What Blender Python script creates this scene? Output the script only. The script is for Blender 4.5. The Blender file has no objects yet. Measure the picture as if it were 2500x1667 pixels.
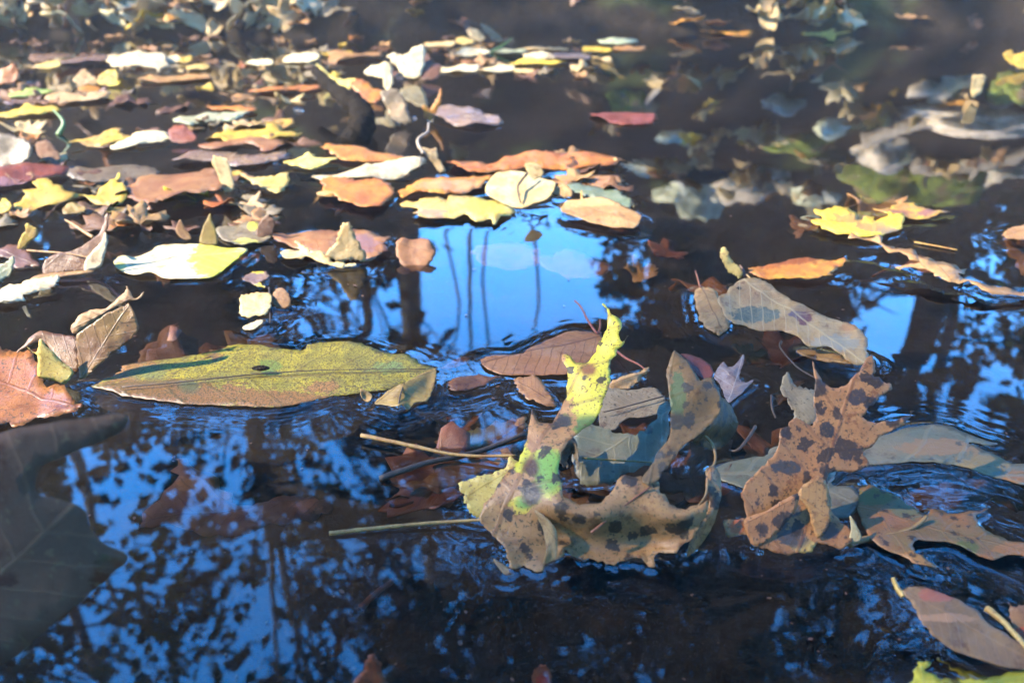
import bpy, bmesh, math, random
import numpy as np
from mathutils import Vector, noise, Matrix
from mathutils.geometry import delaunay_2d_cdt

# ------------------------------------------------------------------ camera, world, sun, exposure
scene = bpy.context.scene
COL = scene.collection
R = math.radians
CAM_H, PITCH, F, CX, CY = 0.25, R(27.6), 2000.0, 1250.0, 833.5
SUN_AZ, SUN_EL = R(-8), R(37)            # sun from the left, a little behind the camera

cam_data = bpy.data.cameras.new('camera')
cam = bpy.data.objects.new('camera', cam_data)
COL.objects.link(cam)
cam.location = (0, 0, CAM_H)
cam.rotation_euler = (math.pi / 2 - PITCH, 0, 0)
cam_data.sensor_width = 36.0
cam_data.lens = 36.0 * F / 2500.0
cam_data.clip_start, cam_data.clip_end = 0.01, 500.0
cam_data.dof.use_dof = True
cam_data.dof.focus_distance = 0.44
cam_data.dof.aperture_fstop = 36.0 * F / 2500.0 / 1000.0 / 0.0030
scene.camera = cam

world = bpy.data.worlds.new('World')
scene.world = world
world.use_nodes = True
wn = world.node_tree
wn.nodes.clear()
sky = wn.nodes.new('ShaderNodeTexSky')
sky.sky_type = 'NISHITA'
sky.sun_disc = False
sky.sun_elevation = SUN_EL
sky.sun_rotation = R(-90) + SUN_AZ
sky.air_density, sky.dust_density, sky.ozone_density = 1.0, 0.0, 7.0
bg = wn.nodes.new('ShaderNodeBackground')
bg.inputs[1].default_value = 0.15
wo = wn.nodes.new('ShaderNodeOutputWorld')
hs = wn.nodes.new('ShaderNodeHueSaturation')       # deep autumn blue
hs.inputs['Saturation'].default_value = 1.32
hs.inputs['Hue'].default_value = 0.502
wn.links.new(sky.outputs[0], hs.inputs['Color'])
wn.links.new(hs.outputs[0], bg.inputs[0])
wn.links.new(bg.outputs[0], wo.inputs[0])

sun_data = bpy.data.lights.new('sun', 'SUN')
sun_data.energy = 2.4
sun_data.angle = R(0.5)
sun_data.color = (1.0, 0.86, 0.66)
sun = bpy.data.objects.new('sun', sun_data)
COL.objects.link(sun)
SUN_DIR = Vector((-math.cos(SUN_EL) * math.cos(SUN_AZ), math.cos(SUN_EL) * math.sin(SUN_AZ), math.sin(SUN_EL)))
sun.rotation_euler = SUN_DIR.to_track_quat('Z', 'Y').to_euler()
sun.location = SUN_DIR * 20

scene.view_settings.view_transform = 'Standard'
scene.view_settings.look = 'None'
scene.view_settings.gamma = 1.0
scene.view_settings.use_curve_mapping = False
scene.view_settings.exposure = 4.65
scene.cycles.use_denoising = True
scene.cycles.max_bounces = 10
scene.cycles.transparent_max_bounces = 12
scene.cycles.caustics_reflective = False
scene.cycles.caustics_refractive = False

# ------------------------------------------------------------------ picture geometry: pixel of the 2500 x 1667 photograph -> point in the place
FWD = np.array([0, math.cos(PITCH), -math.sin(PITCH)])
UPV = np.array([0, math.sin(PITCH), math.cos(PITCH)])
CAMP = np.array([0, 0, CAM_H])

def ray(px, py):
    return FWD + np.array([1.0, 0, 0]) * ((px - CX) / F) + UPV * ((CY - py) / F)

def on_water(px, py, z=0.0):
    d = ray(px, py)
    return CAMP + d * ((z - CAM_H) / d[2])

def P3(px, py, lift=0.0):
    """point seen at (px,py) that stands above the water row py+lift (lift 0: lies on the water)"""
    g = on_water(px, py + lift)
    d = ray(px, py)
    return CAMP + d * (g[1] / d[1])

def project(p):
    q = np.asarray(p, float) - CAMP
    zc = q @ FWD
    return CX + F * q[..., 0] / zc, CY - F * (q @ UPV) / zc, zc

CROP = {1: (0, 0, 2.8), 2: (830, 0, 2.8), 3: (1660, 0, 2.8), 4: (0, 500, 2.8), 5: (830, 500, 2.8), 6: (1660, 500, 2.8),
        'a': (0, 1000, 2.351), 'b': (830, 1000, 2.351), 'c': (1660, 1000, 2.351), 'd': (1080, 720, 2.1778),
        'e': (1660, 640, 2.0625), 's': (0, 0, 1.0)}

def pts(crop, s):
    ox, oy, k = CROP[crop]
    out = []
    for t in s.split():
        v = [float(q) for q in t.split(',')]
        out.append((ox + v[0] / k, oy + v[1] / k, v[2] / k if len(v) > 2 else None))
    return out

# ------------------------------------------------------------------ small helpers
def link(name, mesh, mat=None, parent=None, loc=None):
    o = bpy.data.objects.new(name, mesh)
    COL.objects.link(o)
    if mat is not None and not mesh.materials:
        mesh.materials.append(mat)
    if loc is not None:
        o.location = loc
    if parent is not None:
        o.parent = parent
    return o

def tag(o, label=None, cat=None, group=None, kind=None):
    if label: o['label'] = label
    if cat: o['category'] = cat
    if group: o['group'] = group
    if kind: o['kind'] = kind
    return o

def mesh_from(name, verts, faces, smooth=True):
    me = bpy.data.meshes.new(name)
    me.from_pydata([tuple(v) for v in verts], [], faces)
    me.update()
    if smooth:
        me.polygons.foreach_set('use_smooth', [True] * len(me.polygons))
    return me

def catmull(P, closed=False, n=4):
    P = [np.asarray(p, float) for p in P]
    m = len(P)
    out = []
    rng = range(m) if closed else range(m - 1)
    for i in rng:
        if closed:
            a, b, c, d = P[i - 1], P[i], P[(i + 1) % m], P[(i + 2) % m]
        else:
            a, b, c, d = P[max(i - 1, 0)], P[i], P[i + 1], P[min(i + 2, m - 1)]
        for k in range(n):
            t = k / n
            out.append(0.5 * (2 * b + (c - a) * t + (2 * a - 5 * b + 4 * c - d) * t * t + (3 * b - 3 * c + d - a) * t ** 3))
    if not closed:
        out.append(P[-1])
    return out

def tube_geo(P, rad, n=7, wob=0.0, seed=0):
    """verts, faces of a tapered tube along P"""
    P = [Vector(p) for p in P]
    V, Fc = [], []
    m = len(P)
    side = None
    for i, p in enumerate(P):
        t = (P[min(i + 1, m - 1)] - P[max(i - 1, 0)]).normalized()
        if side is None:
            side = t.cross(Vector((0.13, 0.3, 0.94)))
            if side.length < 1e-4: side = t.cross(Vector((1, 0, 0)))
        side = (side - t * side.dot(t)).normalized()
        up = t.cross(side)
        r = rad[i] if hasattr(rad, '__len__') else rad
        for k in range(n):
            a = 2 * math.pi * k / n
            rr = r * (1 + wob * noise.noise(Vector((k * 1.7, i * 0.6, seed))))
            V.append(p + (side * math.cos(a) + up * math.sin(a)) * rr)
    for i in range(m - 1):
        for k in range(n):
            Fc.append((i * n + k, i * n + (k + 1) % n, (i + 1) * n + (k + 1) % n, (i + 1) * n + k))
    Fc.append(tuple(range(n - 1, -1, -1)))
    Fc.append(tuple((m - 1) * n + k for k in range(n)))
    return V, Fc

def tube(name, P, rad, mat, parent=None, n=7, wob=0.0, seed=0):
    V, Fc = tube_geo(P, rad, n, wob, seed)
    return link(name, mesh_from(name, V, Fc), mat, parent)

# ------------------------------------------------------------------ materials
class NT:
    def __init__(self, name):
        self.mat = bpy.data.materials.new(name)
        self.mat.use_nodes = True
        self.t = self.mat.node_tree
        self.t.nodes.clear()
    def n(self, typ, **kw):
        nd = self.t.nodes.new(typ)
        for k, v in kw.items(): setattr(nd, k, v)
        return nd
    def set(self, sock, v):
        if isinstance(v, bpy.types.NodeSocket): self.t.links.new(v, sock)
        elif v is not None: sock.default_value = v
    def math(self, op, a, b=None, c=None, clamp=False):
        nd = self.n('ShaderNodeMath', operation=op, use_clamp=clamp)
        for i, v in enumerate((a, b, c)):
            if v is not None: self.set(nd.inputs[i], v)
        return nd.outputs[0]
    def step(self, v, lo, hi):
        nd = self.n('ShaderNodeMapRange', interpolation_type='SMOOTHSTEP')
        self.set(nd.inputs[0], v)
        self.set(nd.inputs[1], lo); self.set(nd.inputs[2], hi)
        return nd.outputs[0]
    def mix(self, f, a, b):
        nd = self.n('ShaderNodeMix', data_type='RGBA')
        self.set(nd.inputs[0], f)
        for i, v in ((6, a), (7, b)):
            if isinstance(v, tuple): v = (*v, 1.0) if len(v) == 3 else v
            self.set(nd.inputs[i], v)
        return nd.outputs[2]
    def noise(self, co, scale, detail=3, rough=0.55, dist=0.0):
        nd = self.n('ShaderNodeTexNoise')
        self.set(nd.inputs['Vector'], co)
        nd.inputs['Scale'].default_value = scale
        nd.inputs['Detail'].default_value = detail
        nd.inputs['Roughness'].default_value = rough
        nd.inputs['Distortion'].default_value = dist
        return nd.outputs['Fac']
    def bump(self, h, strength, dist, nrm=None):
        nd = self.n('ShaderNodeBump')
        self.set(nd.inputs['Height'], h)
        nd.inputs['Strength'].default_value = strength
        nd.inputs['Distance'].default_value = dist
        if nrm is not None: self.set(nd.inputs['Normal'], nrm)
        return nd.outputs[0]
    def out(self, sh):
        o = self.n('ShaderNodeOutputMaterial')
        self.t.links.new(sh, o.inputs[0])
        return self.mat

MATS = {}

def pigment(c):
    return tuple(a * b for a, b in zip(c, (0.475, 0.43, 0.31)))

def leaf_mat(key, A, B, mott=45.0, spot=None, spot_scale=80.0, spot_r=0.28, speck=0.0, speck_col=(0.06, 0.05, 0.03),
             vein=None, vein_amt=0.62, nv=9.0, slope=0.8, rough=0.42, trans=0.28, spec=0.22, decay=0.72, pbreak=1.5):
    """A/B pigments mottled; round spots; fine specks; midrib and side veins laid out along the leaf (UV)"""
    A, B = pigment(A), pigment(B)
    spot = pigment(spot) if spot else None
    vein = pigment(vein) if vein else None
    speck_col = pigment(speck_col)
    t = NT(key)
    tc = t.n('ShaderNodeTexCoord')
    oi = t.n('ShaderNodeObjectInfo')
    va = t.n('ShaderNodeVectorMath', operation='ADD')
    t.set(va.inputs[0], tc.outputs['Object'])
    cr = t.n('ShaderNodeCombineXYZ')
    for i in range(3): t.set(cr.inputs[i], t.math('MULTIPLY', oi.outputs['Random'], 3.7 + i))
    t.set(va.inputs[1], cr.outputs[0])
    co = va.outputs[0]
    n1 = t.noise(co, mott, 4, 0.6)
    n2 = t.noise(co, mott * 7, 3, 0.65)
    col = t.mix(t.step(n1, 0.36, 0.64), A, B)
    dk = tuple(c * 0.55 for c in B)
    col = t.mix(t.math('MULTIPLY', t.step(n2, 0.5, 0.75), 0.55), col, dk)
    pg = t.n('ShaderNodeVertexColor', layer_name='pigment')
    n3 = t.noise(co, mott * 2.6, 5, 0.7)
    dec = tuple(a * b for a, b in zip(B, (0.50, 0.36, 0.34)))
    col = t.mix(t.math('MULTIPLY', t.step(n3, 0.54, 0.66), decay), col, dec)
    pf = t.step(t.math('ADD', pg.outputs['Alpha'], t.math('ADD', t.math('MULTIPLY', t.math('SUBTRACT', n2, 0.5), 1.1), t.math('MULTIPLY', t.math('SUBTRACT', n3, 0.5), pbreak))), 0.38, 0.62)
    col = t.mix(t.math('MULTIPLY', pf, t.step(pg.outputs['Alpha'], 0.02, 0.1)), col, pg.outputs['Color'])
    if vein is not None:
        uv = t.n('ShaderNodeSeparateXYZ')
        t.set(uv.inputs[0], tc.outputs['UV'])
        wob = t.math('MULTIPLY', t.math('SUBTRACT', t.noise(tc.outputs['UV'], 5.0, 2), 0.5), 0.05)
        u = uv.outputs[0]
        v = t.math('ABSOLUTE', t.math('ADD', uv.outputs[1], t.math('MULTIPLY', wob, 0.25)))
        mid = t.math('SUBTRACT', 1.0, t.step(v, 0.004, 0.012))
        ph = t.math('MULTIPLY', t.math('ADD', t.math('SUBTRACT', u, t.math('MULTIPLY', v, slope)), wob), nv)
        fr = t.math('ABSOLUTE', t.math('SUBTRACT', t.math('FRACT', ph), 0.5))
        sid = t.math('SUBTRACT', 1.0, t.step(fr, 0.025, 0.075))
        fine = t.n('ShaderNodeTexVoronoi', feature='DISTANCE_TO_EDGE')
        t.set(fine.inputs['Vector'], tc.outputs['UV']); fine.inputs['Scale'].default_value = 34
        fv = t.math('MULTIPLY', t.math('SUBTRACT', 1.0, t.step(fine.outputs[0], 0.02, 0.09)), 0.22)
        vm = t.math('MAXIMUM', t.math('MAXIMUM', mid, t.math('MULTIPLY', sid, 0.7)), fv)
        col = t.mix(t.math('MULTIPLY', vm, vein_amt), col, vein)
        height = t.math('ADD', t.math('MULTIPLY', vm, 0.8), n2)
    else:
        height = n2
    if spot is not None:
        vo = t.n('ShaderNodeTexVoronoi')
        vo.inputs['Scale'].default_value = spot_scale
        ns = t.n('ShaderNodeTexNoise'); ns.inputs['Scale'].default_value = spot_scale * 4; t.set(ns.inputs['Vector'], co)
        off = t.n('ShaderNodeVectorMath', operation='MULTIPLY_ADD')
        t.set(off.inputs[0], ns.outputs['Color']); off.inputs[1].default_value = (0.004, 0.004, 0.004); t.set(off.inputs[2], co)
        t.set(vo.inputs['Vector'], off.outputs[0])
        sx = t.n('ShaderNodeSeparateColor'); t.set(sx.inputs[0], vo.outputs['Color'])
        rr = t.math('MULTIPLY', t.math('POWER', sx.outputs[0], 2.3), spot_r * 2.3)
        dd = t.math('SUBTRACT', vo.outputs['Distance'], rr)
        m = t.math('SUBTRACT', 1.0, t.step(dd, -0.09, 0.03))
        col = t.mix(t.math('MULTIPLY', m, 0.93), col, spot)
    if speck > 0:
        sp = t.step(t.noise(co, mott * 14, 2, 0.5), 0.66 - speck * 0.2, 0.72 - speck * 0.2)
        col = t.mix(sp, col, speck_col)
    hs = t.n('ShaderNodeHueSaturation')
    t.set(hs.inputs['Color'], col)
    t.set(hs.inputs['Value'], t.math('ADD', 0.82, t.math('MULTIPLY', oi.outputs['Random'], 0.36)))
    t.set(hs.inputs['Hue'], t.math('ADD', 0.49, t.math('MULTIPLY', oi.outputs['Random'], 0.02)))
    col = hs.outputs[0]
    p = t.n('ShaderNodeBsdfPrincipled')
    t.set(p.inputs['Base Color'], col)
    t.set(p.inputs['Roughness'], t.math('ADD', rough, t.math('MULTIPLY', n1, 0.25)))
    p.inputs['Specular IOR Level'].default_value = spec
    nb = t.bump(height, 0.45, 0.0006)
    t.set(p.inputs['Normal'], nb)
    tr = t.n('ShaderNodeBsdfTranslucent')
    t.set(tr.inputs['Color'], col)
    mx = t.n('ShaderNodeMixShader')
    mx.inputs[0].default_value = trans
    t.t.links.new(p.outputs[0], mx.inputs[1]); t.t.links.new(tr.outputs[0], mx.inputs[2])
    MATS[key] = t.out(mx.outputs[0])
    return MATS[key]

def plain_mat(key, A, B, scale=30.0, rough=0.7, bump=0.5, bdist=0.002, spec=0.4, detail=5, C=None, c_scale=6.0, c_lo=0.5, c_hi=0.62):
    t = NT(key)
    tc = t.n('ShaderNodeTexCoord')
    n1 = t.noise(tc.outputs['Object'], scale, detail, 0.65)
    col = t.mix(t.step(n1, 0.3, 0.7), A, B)
    if C is not None:
        col = t.mix(t.step(t.noise(tc.outputs['Object'], c_scale, 4, 0.6), c_lo, c_hi), col, C)
    p = t.n('ShaderNodeBsdfPrincipled')
    t.set(p.inputs['Base Color'], col)
    p.inputs['Roughness'].default_value = rough
    p.inputs['Specular IOR Level'].default_value = spec
    t.set(p.inputs['Normal'], t.bump(n1, bump, bdist))
    MATS[key] = t.out(p.outputs[0])
    return MATS[key]

V_D = (0.16, 0.09, 0.05)
leaf_mat('cream_leaf', (0.66, 0.55, 0.36), (0.50, 0.37, 0.20), vein=(0.40, 0.27, 0.14))
leaf_mat('white_leaf', (0.74, 0.70, 0.58), (0.62, 0.54, 0.38), vein=(0.5, 0.42, 0.28))
leaf_mat('tan_leaf', (0.44, 0.29, 0.16), (0.33, 0.20, 0.10), vein=V_D)
leaf_mat('tan_wet_leaf', (0.42, 0.29, 0.17), (0.30, 0.19, 0.11), vein=(0.52, 0.40, 0.26), nv=10, slope=0.9, rough=0.25, vein_amt=0.7)
leaf_mat('beech_leaf', (0.40, 0.23, 0.11), (0.32, 0.17, 0.075), vein=(0.12, 0.055, 0.03), nv=11, slope=0.75, rough=0.25, vein_amt=0.8)
leaf_mat('orange_leaf', (0.52, 0.22, 0.06), (0.38, 0.13, 0.045), vein=(0.3, 0.10, 0.04), rough=0.3)
leaf_mat('amber_leaf', (0.62, 0.36, 0.06), (0.45, 0.17, 0.05), mott=60, vein=(0.4, 0.18, 0.05), rough=0.3)
leaf_mat('salmon_leaf', (0.40, 0.245, 0.13), (0.30, 0.155, 0.08), vein=(0.25, 0.09, 0.05), rough=0.3)
leaf_mat('red_leaf', (0.26, 0.075, 0.045), (0.17, 0.05, 0.035), vein=(0.12, 0.04, 0.03), rough=0.25)
leaf_mat('rust_wet_leaf', (0.34, 0.13, 0.055), (0.24, 0.085, 0.04), vein=(0.15, 0.05, 0.03), nv=5, rough=0.2, speck=0.3)
leaf_mat('yellow_leaf', (0.66, 0.54, 0.08), (0.52, 0.37, 0.06), vein=(0.4, 0.28, 0.06))
leaf_mat('pale_yellow_leaf', (0.70, 0.62, 0.26), (0.58, 0.46, 0.14), vein=(0.45, 0.33, 0.1), speck=0.25, speck_col=(0.3, 0.2, 0.1))
leaf_mat('yellow_tan_leaf', (0.58, 0.47, 0.07), (0.40, 0.25, 0.10), mott=55, vein=(0.35, 0.2, 0.08))
leaf_mat('mottled_leaf', (0.36, 0.32, 0.045), (0.22, 0.21, 0.045), mott=70, vein=(0.12, 0.09, 0.03), nv=8, slope=0.8, speck=0.75, speck_col=(0.08, 0.065, 0.03), rough=0.3, decay=0.85, pbreak=2.2)
leaf_mat('olive_leaf', (0.38, 0.29, 0.10), (0.30, 0.21, 0.075), vein=(0.14, 0.09, 0.04), nv=7, rough=0.3)
leaf_mat('green_leaf', (0.26, 0.40, 0.14), (0.40, 0.46, 0.14), vein=(0.16, 0.24, 0.08))
leaf_mat('teal_leaf', (0.11, 0.17, 0.14), (0.16, 0.20, 0.17), vein=(0.22, 0.25, 0.2), rough=0.25, trans=0.15)
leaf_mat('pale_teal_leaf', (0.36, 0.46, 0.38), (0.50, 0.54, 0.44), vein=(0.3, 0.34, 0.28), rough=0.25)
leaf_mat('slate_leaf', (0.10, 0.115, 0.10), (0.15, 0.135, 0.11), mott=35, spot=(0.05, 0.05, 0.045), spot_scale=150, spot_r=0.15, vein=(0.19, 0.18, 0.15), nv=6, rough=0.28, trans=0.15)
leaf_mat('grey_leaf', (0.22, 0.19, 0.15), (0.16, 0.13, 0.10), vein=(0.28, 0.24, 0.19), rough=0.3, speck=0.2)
leaf_mat('purple_wet_leaf', (0.20, 0.15, 0.18), (0.25, 0.18, 0.15), vein=(0.15, 0.09, 0.1), rough=0.12)
leaf_mat('blue_wet_leaf', (0.13, 0.13, 0.20), (0.18, 0.14, 0.16), vein=(0.28, 0.26, 0.3), rough=0.12, nv=7)
leaf_mat('brown_leaf', (0.20, 0.105, 0.055), (0.13, 0.068, 0.04), vein=(0.09, 0.045, 0.03), rough=0.3)
leaf_mat('curl_leaf', (0.25, 0.15, 0.055), (0.17, 0.085, 0.04), mott=38, vein=(0.08, 0.045, 0.02), nv=6, slope=0.9, rough=0.28, speck=0.15)
leaf_mat('dark_wet_leaf', (0.15, 0.10, 0.08), (0.22, 0.13, 0.095), mott=22, vein=(0.30, 0.20, 0.14), nv=6, slope=0.7, rough=0.6, spec=0.06, trans=0.05, speck=0.2, speck_col=(0.22, 0.16, 0.11), vein_amt=0.4)
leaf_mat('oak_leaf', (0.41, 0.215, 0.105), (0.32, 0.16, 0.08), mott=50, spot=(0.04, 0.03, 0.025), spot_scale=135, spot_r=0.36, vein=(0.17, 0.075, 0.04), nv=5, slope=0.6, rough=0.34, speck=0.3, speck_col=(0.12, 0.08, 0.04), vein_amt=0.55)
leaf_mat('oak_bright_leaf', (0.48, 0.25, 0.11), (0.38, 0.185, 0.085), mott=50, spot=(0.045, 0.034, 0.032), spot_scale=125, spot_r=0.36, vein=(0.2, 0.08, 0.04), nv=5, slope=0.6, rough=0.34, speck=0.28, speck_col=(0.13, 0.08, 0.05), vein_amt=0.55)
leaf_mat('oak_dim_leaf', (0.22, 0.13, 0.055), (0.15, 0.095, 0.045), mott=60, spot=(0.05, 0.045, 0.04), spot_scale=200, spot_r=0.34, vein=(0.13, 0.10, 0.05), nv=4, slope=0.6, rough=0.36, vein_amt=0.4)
leaf_mat('oak_green_leaf', (0.20, 0.16, 0.075), (0.34, 0.17, 0.065), mott=32, spot=(0.05, 0.04, 0.03), spot_scale=230, spot_r=0.22, vein=(0.28, 0.16, 0.07), nv=5, slope=0.6, rough=0.3)
leaf_mat('rose_leaf', (0.32, 0.20, 0.105), (0.24, 0.145, 0.075), mott=40, vein=(0.42, 0.26, 0.15), nv=14, slope=0.5, rough=0.3, vein_amt=0.35)
leaf_mat('lime_leaf', (0.55, 0.52, 0.05), (0.42, 0.44, 0.05), vein=(0.6, 0.55, 0.2), nv=5)
leaf_mat('sunk_leaf', (0.21, 0.095, 0.045), (0.13, 0.06, 0.035), mott=28, vein=(0.09, 0.04, 0.025), rough=0.5, trans=0.05)
leaf_mat('stem_yellow', (0.40, 0.27, 0.10), (0.30, 0.17, 0.06), mott=200, trans=0.05)
leaf_mat('stem_red', (0.24, 0.075, 0.04), (0.15, 0.05, 0.03), mott=200, trans=0.0)
leaf_mat('stem_dark', (0.06, 0.04, 0.03), (0.035, 0.025, 0.02), mott=200, trans=0.0)
plain_mat('bark', (0.018, 0.014, 0.011), (0.040, 0.032, 0.026), scale=18, rough=0.85, bump=0.9, bdist=0.02)
plain_mat('dark_bark', (0.004, 0.0032, 0.0026), (0.010, 0.008, 0.006), scale=120, rough=0.9, spec=0.03, bump=1.0, bdist=0.006)
plain_mat('soil', (0.003, 0.0022, 0.0015), (0.010, 0.0075, 0.005), scale=26, rough=0.95, bump=1.0, bdist=0.012, spec=0.05, C=(0.022, 0.028, 0.010), c_scale=2.6, c_lo=0.55, c_hi=0.66)
t = NT('bed')                                         # bed painted paler in the near shade to lift blacks, darker in midstream sun
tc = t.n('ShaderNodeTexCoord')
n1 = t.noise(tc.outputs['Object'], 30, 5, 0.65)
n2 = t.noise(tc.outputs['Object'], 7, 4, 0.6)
bed_dark = t.mix(t.step(n1, 0.3, 0.7), (0.005, 0.0042, 0.0036), (0.012, 0.010, 0.0085))
bed_lifted = t.mix(t.step(n1, 0.3, 0.7), (0.0090, 0.0088, 0.0086), (0.0160, 0.0155, 0.0152))
at = t.n('ShaderNodeAttribute', attribute_name='shade_lift')
col = t.mix(t.step(t.math('ADD', at.outputs['Fac'], t.math('MULTIPLY', t.math('SUBTRACT', n2, 0.5), 0.8)), 0.2, 0.8), bed_dark, bed_lifted)
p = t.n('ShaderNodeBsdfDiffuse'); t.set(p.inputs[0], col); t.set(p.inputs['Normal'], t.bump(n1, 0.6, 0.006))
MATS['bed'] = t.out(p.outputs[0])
plain_mat('stone', (0.12, 0.10, 0.07), (0.32, 0.27, 0.20), scale=22, rough=0.75, bump=0.8, bdist=0.008, C=(0.05, 0.065, 0.045), c_scale=9)
plain_mat('pale_stone', (0.13, 0.145, 0.09), (0.30, 0.31, 0.21), scale=26, rough=0.6, bump=0.6, bdist=0.005, C=(0.34, 0.33, 0.26), c_scale=7)
plain_mat('moss', (0.045, 0.062, 0.014), (0.13, 0.155, 0.035), scale=34, rough=0.95, bump=1.0, bdist=0.02, spec=0.05, C=(0.10, 0.075, 0.045), c_scale=14)
plain_mat('root', (0.07, 0.06, 0.045), (0.14, 0.12, 0.095), scale=70, rough=0.8, bump=0.8, bdist=0.004)
plain_mat('grass', (0.03, 0.08, 0.015), (0.06, 0.11, 0.025), scale=80, rough=0.5)
plain_mat('twig', (0.11, 0.085, 0.06), (0.17, 0.135, 0.095), scale=150, rough=0.7)
for nm, a, b in (('crown_green', (0.018, 0.034, 0.008), (0.045, 0.055, 0.014)), ('crown_brown', (0.035, 0.026, 0.011), (0.07, 0.042, 0.016)),
                 ('crown_autumn', (0.22, 0.13, 0.035), (0.15, 0.07, 0.02)),
                 ('crown_dark', (0.013, 0.022, 0.007), (0.028, 0.036, 0.011))):
    t = NT(nm)
    g = t.n('ShaderNodeNewGeometry')
    col = t.mix(g.outputs['Random Per Island'], a, b)
    df = t.n('ShaderNodeBsdfDiffuse'); t.set(df.inputs[0], col)
    tl = t.n('ShaderNodeBsdfTranslucent'); t.set(tl.inputs[0], col)
    mx = t.n('ShaderNodeMixShader'); mx.inputs[0].default_value = 0.3
    t.t.links.new(df.outputs[0], mx.inputs[1]); t.t.links.new(tl.outputs[0], mx.inputs[2])
    MATS[nm] = t.out(mx.outputs[0])

# water: clear, faintly brown, with a true Fresnel reflection
t = NT('water')
tc = t.n('ShaderNodeTexCoord')
mp = t.n('ShaderNodeMapping'); mp.inputs['Scale'].default_value = (1.0, 0.7, 1.0)
t.set(mp.inputs[0], tc.outputs['Object'])
w1 = t.noise(mp.outputs[0], 9.0, 2, 0.5, 0.4)
w2 = t.noise(mp.outputs[0], 45.0, 2, 0.5, 0.8)
hgt = t.math('ADD', t.math('MULTIPLY', w1, 1.0), t.math('MULTIPLY', w2, 0.05))
nb = t.bump(hgt, 1.0, 0.00022)
fr = t.n('ShaderNodeFresnel')
ge = t.n('ShaderNodeNewGeometry')                   # same reflectance from either side, so that light reaches the bed
t.set(fr.inputs[0], t.math('ADD', 1.41, t.math('MULTIPLY', ge.outputs['Backfacing'], 1 / 1.41 - 1.41)))
t.set(fr.inputs['Normal'], nb)
gl = t.n('ShaderNodeBsdfGlossy'); gl.inputs['Roughness'].default_value = 0.012; t.set(gl.inputs['Normal'], nb)
gl.inputs['Color'].default_value = (1, 1, 1, 1)
tp = t.n('ShaderNodeBsdfTransparent'); tp.inputs[0].default_value = (0.52, 0.49, 0.46, 1)
mx = t.n('ShaderNodeMixShader')
t.set(mx.inputs[0], fr.outputs[0])
t.t.links.new(tp.outputs[0], mx.inputs[1]); t.t.links.new(gl.outputs[0], mx.inputs[2])
MATS['water'] = t.out(mx.outputs[0])
# air bubble / droplet
t = NT('bubble')
gs = t.n('ShaderNodeBsdfGlass'); gs.inputs['IOR'].default_value = 1.33; gs.inputs['Roughness'].default_value = 0.02
MATS['bubble'] = t.out(gs.outputs[0])

# ------------------------------------------------------------------ the leaves: outline (traced per crop), pigment, how it lies
LEAVES = []
def L(label, crop, poly, mat, name='fallen_leaf', **kw):
    LEAVES.append(dict(label=label, crop=crop, poly=poly, mat=mat, name=name, **kw))

YEL, LIME, GRN, OCH = (0.60, 0.52, 0.07), (0.52, 0.48, 0.06), (0.20, 0.35, 0.07), (0.58, 0.43, 0.07)
# --- nearest water, left
L('big dark waterlogged leaf with two rounded lobes under the orange leaf', 'a',
  '-250,200 -60,195 0,190 150,130 400,90 560,58 680,60 722,85 690,140 580,200 430,290 330,360 252,410 232,520 275,585 380,592 500,640 560,790 700,860 722,905 640,980 540,1100 440,1220 340,1300 180,1400 60,1480 -60,1520 -250,1540', 'dark_wet_leaf',
  z=0.0034, wave=0.0012, men=(0.0046, 0.0115), ragged=0.006, axis=('a', '-250,1250 720,300'), pig=[('a', 560, 1030, 90, 60, (0.16, 0.07, 0.04)), ('a', 640, 900, 60, 40, (0.10, 0.10, 0.06)), ('a', 700, 950, 40, 40, (0.25, 0.10, 0.05)), ('a', 80, 1050, 120, 50, (0.12, 0.06, 0.045))])
L('wet orange leaf at the water edge beneath the curled brown leaf', 4,
  '-160,1000 0,1000 70,1035 180,1050 260,1100 300,1210 420,1250 540,1390 570,1430 500,1450 280,1482 100,1510 0,1510 -160,1500', 'rust_wet_leaf',
  z=0.0030, wave=0.0030, wet=0.0012, axis=(4, '570,1430 -160,1150'), extra=[])
L('curled dry brown leaf standing on edge with a pale lit flap', 4, '530,905 700,800 860,690 885,692 920,760 950,830 930,885 800,1010 680,1120 560,1205 540,1150 528,1020', 'curl_leaf',
  name='curled_leaf', tilt=0.75, ymax=1240, wave=0.002, fine=1, axis=(4, '560,1205 880,700'),
  extra=[('blade_inside', 4, '270,890 400,900 530,930 545,1060 545,1150 480,1140 400,1080 300,960 180,1000 120,1040 160,990', 'curl_leaf', dict(tilt=0.6, ymax=1240)),
         ('flap', 4, '185,985 240,1025 262,1010 280,940 340,1000 420,1080 500,1160 450,1240 380,1222 268,1190 262,1060 230,1030', 'pale_yellow_leaf', dict(tilt=0.9, ymax=1250)),  # sunlight on the flap is put into its paler material
         ('tip', 4, '488,880 520,805 600,742 728,724 800,670 860,612 872,580 885,605 930,662 988,618 962,668 880,685 740,748 620,830 530,890', 'tan_leaf', dict(tilt=0.68, ymax=1240))])
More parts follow.
